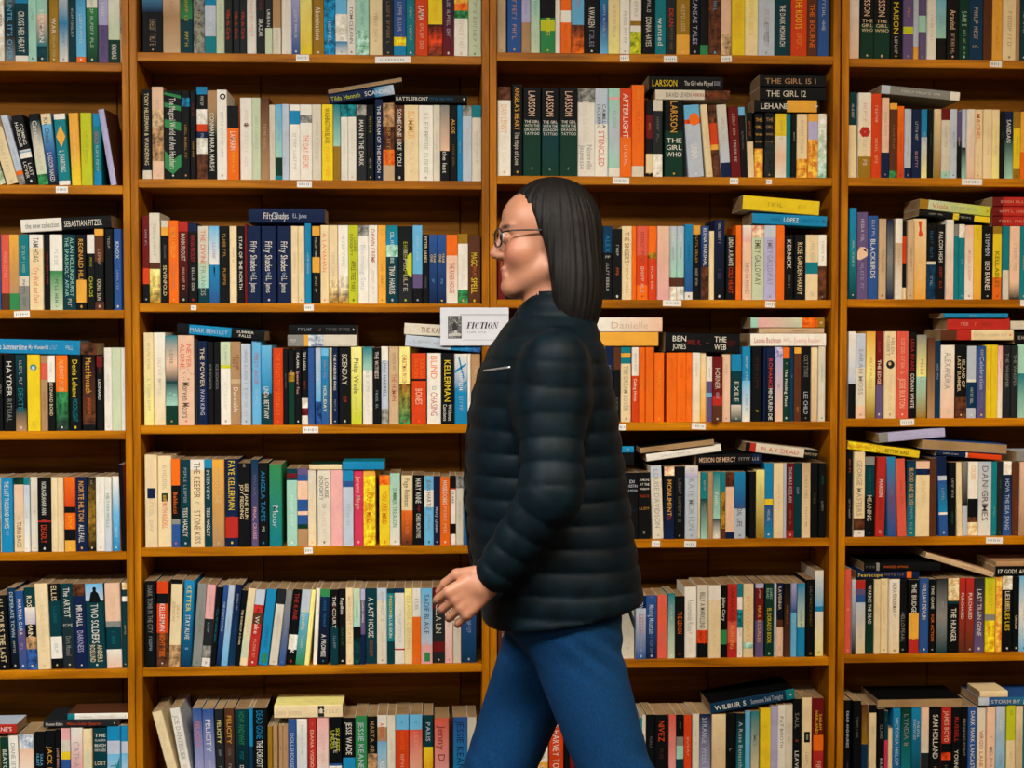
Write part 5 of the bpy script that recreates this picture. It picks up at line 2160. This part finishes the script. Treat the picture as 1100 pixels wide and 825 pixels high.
M_SKIN = skin_mat()
M_JACKET = cloth_mat("dark_quilted_nylon", rgb(5, 22, 30), rgb(2, 10, 14), 30.0, 0.55, 0.0, strength=0.35, spec=0.12)
M_DENIM = cloth_mat("blue_denim", rgb(0, 58, 104), rgb(0, 38, 72), 420.0, 0.9, 0.0, (1, 1, 0.35), 0.4)
M_HAIR = cloth_mat("dark_hair", rgb(22, 18, 16), rgb(9, 8, 8), 240.0, 0.6, 0.0, (1, 1, 0.04), 0.8)
M_SHOE = cloth_mat("dark_leather", rgb(40, 34, 32), rgb(24, 20, 20), 60.0, 0.45)
M_SOLE = plain("rubber_sole", rgb(190, 186, 176), 0.8)
M_FRAME = plain("spectacle_frame", rgb(20, 18, 20), 0.3)
M_STEEL = plain("zip_steel", rgb(190, 194, 198), 0.35, metal=0.8)
M_EYE = printed("eye_white", 0.15, 0.6, wear=False)

hip_c = P(602, 655)
person = empty("person", (hip_c[0], YP, 0.0), "person in a dark quilted jacket and blue jeans walking past the shelves", "person")
ORG = np.array((hip_c[0], YP, 0.0))

# joints (towards the camera is -y: the person's own left side)
HO = P(588, 257)                                  # head centre
HS = 0.95
head = lambda x, y, z: HO + HS * np.array((x, y, z))
neck0, neck1 = head(.03, 0, -.08), P(598, 352)
shN, shF = P(592, 392, -.165), P(592, 392, .165)
elN, wrN = P(592, 528, -.225), P(530, 619, -.20)
elF, wrF = P(625, 522, .200), P(640, 592, .17)
hpN, hpF = P(608, 660, -.085), P(596, 660, .085)
knN = P(668, 850, -.085)
anN = P(742, 1010, -.08)
knF = P(522, 862, .085)
anF = P(486, 1040, .08)
FLOOR_Z = 0.0
anF[2] = 0.105
anN[2] = max(anN[2], 0.17)

# ---- body: head, trunk, limbs and hands in one surface
hb = Field((ORG[0] - .40, YP - .36, -.01), (ORG[0] + .42, YP + .36, HO[2] + .16), 0.0038)
hb.ell(head(.010, 0, .028), HS * np.array((.090, .073, .088)), .01)
hb.ell(head(-.048, 0, .040), HS * np.array((.046, .060, .050)), .025)
hb.ell(head(-.038, 0, -.035), HS * np.array((.054, .056, .080)), .02)
for s in (-1, 1):
    hb.cone(head(-.070, s * .012, -.098), head(-.004, s * .050, -.062), HS * .017, HS * .020, .02)
    hb.ell(head(-.060, s * .038, -.030), HS * np.array((.027, .025, .026)), .02)
    hb.cone(head(-.087, 0, .020), head(-.076, s * .042, .020), HS * .011, HS * .010, .012)
hb.ell(head(-.074, 0, -.100), HS * np.array((.022, .023, .019)), .015)
for s in (-1, 1):
    hb.ell(head(-.093, s * .031, .001), HS * np.array((.013, .016, .010)), .010, 'sub')
hb.cone(head(-.091, 0, .008), head(-.110, 0, -.030), HS * .0085, HS * .0115, .010)
for s in (-1, 1):
    hb.ell(head(-.099, s * .011, -.035), HS * np.array((.012, .0085, .008)), .006)
    hb.ell(head(-.088, s * .031, .000), HS * np.array((.012, .014, .0115)), .004)
    hb.ell(head(.014, s * .074, -.014), HS * np.array((.017, .010, .030)), .008, pitch=0.25)
hb.cone(head(-.091, -.012, -.064), head(-.091, .012, -.064), HS * .0075, HS * .0075, .006)
hb.cone(head(-.088, -.011, -.077), head(-.088, .011, -.077), HS * .0085, HS * .0085, .006)
hb.cone(head(-.101, -.019, -.0705), head(-.101, .019, -.0705), HS * .0022, HS * .0022, .003, 'sub')
hb.cone(neck0, neck1, .050, .056, .03)
chest, waist, pelvis = P(592, 440), P(598, 560), P(602, 645)
hb.ell(chest, (.100, .150, .16), .05)
hb.ell(waist, (.088, .125, .13), .06)
hb.ell(pelvis, (.100, .150, .10), .06)
hb.cone(neck1, chest, .06, .09, .05)
for sh, el, wr in ((shN, elN, wrN), (shF, elF, wrF)):
    hb.cone(chest + np.array((0, (sh[1] - YP) * .4, .07)), sh, .06, .05, .04)
    hb.cone(sh, el, .048, .037, .02)
    hb.cone(el, wr, .038, .024, .015)
for hp, kn, an in ((hpN, knN, anN), (hpF, knF, anF)):
    hb.cone(hp, kn, .078, .052, .03)
    hb.cone(kn, an, .050, .036, .02)
    calf = kn * .68 + an * .32 + np.array((.018, 0, 0))
    hb.ell(calf, (.046, .044, .10), .03)


def hand(wr, d, b, c, toe=1.0):
    """Palm and five bent fingers. d: along the hand, b: to the thumb side, c: the way the palm faces."""
    d, b, c = (np.array(q, float) / np.linalg.norm(q) for q in (d, b, c))
    for t in (-.026, -.009, .009, .026):
        hb.cone(wr + d * .012 + b * t * .55, wr + d * .082 + b * t, .0145, .0125, .006)
    hb.cone(wr - d * .03, wr + d * .03, .024, .021, .012)
    for t, L, spread in ((.029, .070, .02), (.0095, .078, 0), (-.0105, .073, -.02), (-.029, .058, -.06)):
        p = wr + d * .084 + b * t
        ang = (.62, 1.25, 1.75)
        seg = (.46, .31, .23)
        rr = (.0086, .0080, .0074, .0066)
        if t < -.02:
            rr = tuple(q * .9 for q in rr)
        for q in range(3):
            u = (d + b * spread)
            u = u / np.linalg.norm(u)
            e = p + (u * math.cos(ang[q]) + c * math.sin(ang[q])) * L * seg[q]
            hb.cone(p, e, rr[q], rr[q + 1], .003)
            p = e
    p = wr + d * .022 + b * .026
    for u, L, r0, r1 in ((d * .75 + b * .45 + c * .45, .040, .0125, .0105), (d * .9 + b * .0 + c * .45, .032, .0102, .0090), (d * .85 - b * .15 + c * .5, .024, .0090, .0072)):
        u = u / np.linalg.norm(u)
        e = p + u * L
        hb.cone(p, e, r0, r1, .005)
        p = e


hand(wrN, (-.80, 0, -.60), (-.60, 0, .80), (0.15, 1, -.15))
hand(wrF, (.35, 0, -.93), (-.93, 0, -.35), (-.15, -1, 0))


def skin_colour(V):
    base = np.array(rgb(170, 116, 88))
    out = np.tile(np.append(base, 1.0), (len(V), 1))
    L = (V - HO) / HS

    def blot(c, r, col, amt):
        q = np.sqrt((((L - np.array(c)) / np.array(r)) ** 2).sum(1))
        w = np.clip(1.6 - 1.2 * q, 0, 1)[:, None] * amt
        out[:, :3] = out[:, :3] * (1 - w) + np.array(col) * w
    blot((-.10, 0, -.0645), (.02, .021, .0055), rgb(146, 72, 66), .9)
    blot((-.10, 0, -.0775), (.02, .020, .0065), rgb(152, 78, 72), .9)
    for s in (-1, 1):
        blot((-.075, s * .045, -.035), (.035, .025, .025), rgb(176, 104, 82), .5)
        blot((-.088, s * .036, .023), (.03, .024, .0045), rgb(40, 30, 26), .95)
    blot((-.12, 0, -.032), (.02, .014, .014), rgb(174, 108, 86), .5)
    return out


field_obj("body", hb, M_SKIN, person, ORG, skin_colour)

# ---- eyes
for s in (-1, 1):
    vs, fs, cs = [], [], []
    n, m = 12, 14
    for a in range(n + 1):
        for q in range(m):
            th, ph = math.pi * a / n, 2 * math.pi * q / m
            vs.append((-math.cos(th) * .0118 * HS, math.sin(th) * math.cos(ph) * .0118 * HS, math.sin(th) * math.sin(ph) * .0118 * HS))
    for a in range(n):
        for q in range(m):
            fs.append((a * m + q, a * m + (q + 1) % m, (a + 1) * m + (q + 1) % m, (a + 1) * m + q))
            c = rgb(10, 8, 8) if a < 2 else rgb(62, 40, 26) if a < 4 else rgb(176, 166, 156)
            cs += [(*c, 0)] * 4
    e = mesh_obj("eye", vs, fs, M_EYE, person, cols=cs, smooth=True)
    e.location = head(-.0905, s * .031, .001) - ORG

# ---- hair: a cap with long straight sides and back, open at the face
hf = Field((HO[0] - .13, YP - .16, HO[2] - .25), (HO[0] + .18, YP + .16, HO[2] + .15), 0.004)
hf.ell(head(.012, 0, .032), HS * np.array((.099, .083, .098)), .01)
hf.ell(head(.030, 0, -.045), HS * np.array((.078, .090, .120)), .03)
hf.ell(head(.048, 0, -.125), HS * np.array((.062, .098, .105)), .04)


def face_cut(x, y, z):
    zz = (z - HO[2]) / HS
    xx = (x - HO[0]) / HS
    yy = np.abs(y - YP) / HS
    line = np.interp(zz, [-.25, -.10, -.02, .06, .095, .13], [.012, .002, -.012, -.040, -.062, -.075])
    return (xx - line + np.clip(.03 - yy, 0, .03) * 0.5) * HS + yy * 0 


hf.put(face_cut, hf.lo, hf.lo + hf.h * hf.n, .012, 'sub', pad=0.0)
hf.put(lambda x, y, z: np.sqrt(((x - HO[0] + .045) / .085) ** 2 + ((y - YP) / .072) ** 2 + ((z - HO[2] + .055) / .115) ** 2) * .07 - .07,
       HO - .15, HO + .15, .01, 'sub', pad=0.0)


def strands(V):
    a = np.arctan2(V[:, 1] - YP, V[:, 0] - HO[0] - .02)
    k = .0016 * np.sin(a * 46 + 1.5 * np.sin(V[:, 2] * 20)) + .0012 * np.sin(a * 23 + 2)
    out = V.copy()
    out[:, 0] += np.cos(a) * k
    out[:, 1] += np.sin(a) * k
    return out


field_obj("hair", hf, M_HAIR, person, ORG, post=strands)


# ---- spectacles
def tube_vf(pts, r, closed=False, m=6):
    pts = [Vector(p) for p in pts]
    n = len(pts)
    vs, fs = [], []
    for i, p in enumerate(pts):
        t = (pts[(i + 1) % n if closed else min(i + 1, n - 1)] - pts[(i - 1) % n if closed else max(i - 1, 0)]).normalized()
        u = t.cross(Vector((0.3, 0.2, 1))).normalized()
        w = t.cross(u)
        vs += [tuple(p + (u * math.cos(2 * math.pi * q / m) + w * math.sin(2 * math.pi * q / m)) * r) for q in range(m)]
    for i in range(n if closed else n - 1):
        j = (i + 1) % n
        for q in range(m):
            fs.append((i * m + q, i * m + (q + 1) % m, j * m + (q + 1) % m, j * m + q))
    if not closed:
        fs += [tuple(range(m))[::-1], tuple(range((n - 1) * m, n * m))]
    return vs, fs


def tube(name, pts, r, mat, parent, closed=False):
    v, f = tube_vf([tuple(p - ORG) for p in pts], r, closed)
    return mesh_obj(name, v, f, mat, parent, smooth=True)


gl = empty("spectacles", (0, 0, 0))
gl.parent = person
for s in (-1, 1):
    rim = []
    for q in range(24):
        a = 2 * math.pi * q / 24
        cy_, cz_ = math.copysign(abs(math.cos(a)) ** .7, math.cos(a)) * .026, math.copysign(abs(math.sin(a)) ** .7, math.sin(a)) * .0185
        rim.append(head(-.112 + abs(s * .034 + cy_) * .22, s * .034 + cy_, .000 + cz_))
    tube("rim", rim, .0016, M_FRAME, gl, True)
    tube("temple_arm", [head(-.097, s * .060, .010), head(-.080, s * .071, .013), head(-.03, s * .077, .014), head(.012, s * .079, .012), head(.03, s * .078, -.006)], .0016, M_FRAME, gl)
tube("bridge", [head(-.108, -.010, .006), head(-.113, 0, .010), head(-.108, .010, .006)], .0016, M_FRAME, gl)

# ---- jacket: puffed bands round the trunk and down the sleeves, stand-up collar
rows = [(313, 570, 636, .066), (330, 560, 638, .076), (350, 545, 640, .105), (366, 532, 645, .165), (384, 522, 650, .192), (405, 513, 655, .194), (440, 505, 661, .183),
        (490, 501, 668, .176), (540, 500, 675, .176), (590, 505, 682, .182), (630, 513, 688, .188), (670, 520, 690, .190)]
rz = np.array([P((a + b) / 2, y)[2] for y, a, b, w in rows])[::-1]
rf = np.array([P(a, y)[0] for y, a, b, w in rows])[::-1]
rk = np.array([P(b, y)[0] for y, a, b, w in rows])[::-1]
rw = np.array([w for y, a, b, w in rows])[::-1]
jk = Field((ORG[0] - .30, YP - .36, rz[0] - .03), (ORG[0] + .30, YP + .36, rz[-1] + .04), 0.0048)
BAND = .044


def trunk(x, y, z):
    f, k, w = np.interp(z, rz, rf), np.interp(z, rz, rk), np.interp(z, rz, rw)
    c, ax = (f + k) / 2, (k - f) / 2
    ph = (z - rz[0] + .022 * (x - ORG[0]))
    puff = .0055 * (np.abs(np.sin(math.pi * ph / BAND)) ** .5 - .7)
    u, v = (x - c) / ax, (y - YP) / w
    q = (np.abs(u) ** 2.3 + np.abs(v) ** 2.3) ** (1 / 2.3)
    d = (q - 1) * np.minimum(ax, w) - puff
    return np.maximum(d, z - rz[-1])


jk.put(trunk, jk.lo, jk.lo + jk.h * jk.n, .004, pad=0.0)
for sh, el, wr in ((shN, elN, wrN), (shF, elF, wrF)):
    o = np.array((0, math.copysign(.012, sh[1] - YP), 0))
    jk.cone(sh + o + np.array((.004, math.copysign(-.028, sh[1] - YP), .012)), sh * .7 + el * .3 + o, .060, .064, .045, ripple=(.004, BAND))
    jk.cone(sh * .75 + el * .25 + o, el + o, .063, .057, .03, ripple=(.0052, BAND))
    jk.cone(el + o, wr + (el - wr) * .06, .056, .040, .022, ripple=(.0050, BAND))
# sloping hem, and the opening of the collar
hem_f, hem_b = P(516, 668), P(690, 640)
hs = (hem_b[2] - hem_f[2]) / (hem_b[0] - hem_f[0])


def hem(x, y, z):
    near_trunk = np.abs(y - YP) - .20
    return np.maximum(z - (hem_f[2] + (x - hem_f[0]) * hs), near_trunk) + 0 * x


jk.put(hem, jk.lo, jk.lo + jk.h * jk.n, .006, 'sub', pad=0.0)
jk.ell(head(.02, 0, -.125), (.054, .054, .055), .008, 'sub')
jacket = field_obj("jacket", jk, M_JACKET, person, ORG)

# zip on the chest pocket and down the front
from mathutils.bvhtree import BVHTree
jv = [v.co + Vector(ORG) for v in jacket.data.vertices]
bvh = BVHTree.FromPolygons(jv, [tuple(p.vertices) for p in jacket.data.polygons])


def on_jacket(px, py):
    d = (pix(px, py) - CAM).normalized()
    hit = bvh.ray_cast(CAM, d)[0]
    return np.array(hit - d * .001) if hit is not None else None


pts = [p for p in (on_jacket(x, 398.5 - (x - 520) * .14) for x in range(520, 552, 4)) if p is not None]
if len(pts) > 2:
    tube("pocket_zip", pts, .0024, M_STEEL, jacket)
pts = []
for q in range(30):
    z = rz[0] + .04 + (rz[-1] - rz[0] - .05) * q / 29
    hit = bvh.ray_cast(Vector((ORG[0] - .6, YP, z)), Vector((1, 0, 0)))[0]
    if hit is not None:
        pts.append(np.array(hit) + np.array((-.001, 0, 0)))
if len(pts) > 3:
    tube("front_zip", pts, .003, M_HAIR, jacket)

# ---- jeans
jn = Field((ORG[0] - .34, YP - .24, .03), (ORG[0] + .42, YP + .24, hip_c[2] + .10), 0.005)
jn.ell(P(603, 655), (.115, .150, .075), .03)
for hp, kn, an in ((hpN, knN, anN), (hpF, knF, anF)):
    top = hp + np.array((0, math.copysign(.012, YP - hp[1]), -.01))
    jn.cone(top, kn, .092, .068, .045)
    low = kn + (an - kn) * .93
    jn.cone(kn, low, .069, .062, .03)
    jn.ell(kn * .65 + an * .35 + np.array((.016, 0, 0)), (.062, .060, .10), .03)


def denim_folds(V):
    out = V.copy()
    k = np.zeros(len(V))
    for kn, an, sd in ((knN, anN, 0.), (knF, anF, 1.7)):
        near = np.exp(-((V - kn) ** 2).sum(1) / .012)
        k += near * .0022 * np.sin((V[:, 2] + .8 * V[:, 0]) * 120 + 2 * np.sin(V[:, 1] * 40) + sd)
        low = np.exp(-((V - (kn * .15 + an * .85)) ** 2).sum(1) / .010)
        k += low * .0028 * np.sin(V[:, 2] * 150 + V[:, 0] * 60 + 2 * np.sin(V[:, 1] * 50) + sd)
    up = np.exp(-((V[:, 2] - hip_c[2] + .06) / .05) ** 2)
    k += up * .0022 * np.sin((V[:, 2] * 1.0 + V[:, 0] * .9) * 120)
    out[:, 0] += k
    out[:, 1] += k * .6 * np.sign(V[:, 1] - YP)
    return out


field_obj("jeans", jn, M_DENIM, person, ORG, post=denim_folds)

# ---- shoes: forward foot landing on its heel, rear foot pushing off its toes
def shoe(an, pitch, ground):
    fw = np.array((-math.cos(pitch), 0, -math.sin(pitch)))
    up = np.array((-math.sin(pitch), 0, math.cos(pitch)))
    s = Field(an - np.array((.26, .08, .22)), an + np.array((.16, .08, .10)), 0.004)
    heel, ball, toe = an - fw * .045 - up * .062, an + fw * .105 - up * .070, an + fw * .165 - up * .074
    s.cone(heel, ball, .036, .040, .02)
    s.cone(ball, toe, .040, .030, .02)
    s.cone(an + up * .005, an + fw * .06 - up * .045, .042, .036, .03)
    s.cone(an + up * .03, an - fw * .01 - up * .03, .040, .042, .02)
    s.put(lambda x, y, z: ((x - heel[0]) * up[0] + (z - heel[2]) * up[2]) + .022, s.lo, s.lo + s.h * s.n, .004, 'sub', pad=0.0)
    o = field_obj("shoe", s, M_SHOE, person, ORG)
    q = Field(an - np.array((.26, .08, .24)), an + np.array((.16, .08, .10)), 0.004)
    q.cone(heel, ball, .040, .044, .01)
    q.cone(ball, toe, .044, .034, .01)
    for sgn, off in ((1, -.020), (-1, -.036)):
        q.put(lambda x, y, z: -sgn * ((x - heel[0]) * up[0] + (z - heel[2]) * up[2] - off), q.lo, q.lo + q.h * q.n, .002, 'sub', pad=0.0)
    so = field_obj("sole", q, M_SOLE, o, ORG)
    lowest = min(v.co.z for v in so.data.vertices)
    return o, lowest


s1, l1 = shoe(anF, -0.18, 0)
s2, l2 = shoe(anN, 0.75, 0)
s1.location.z -= l1
s2.location.z -= l2
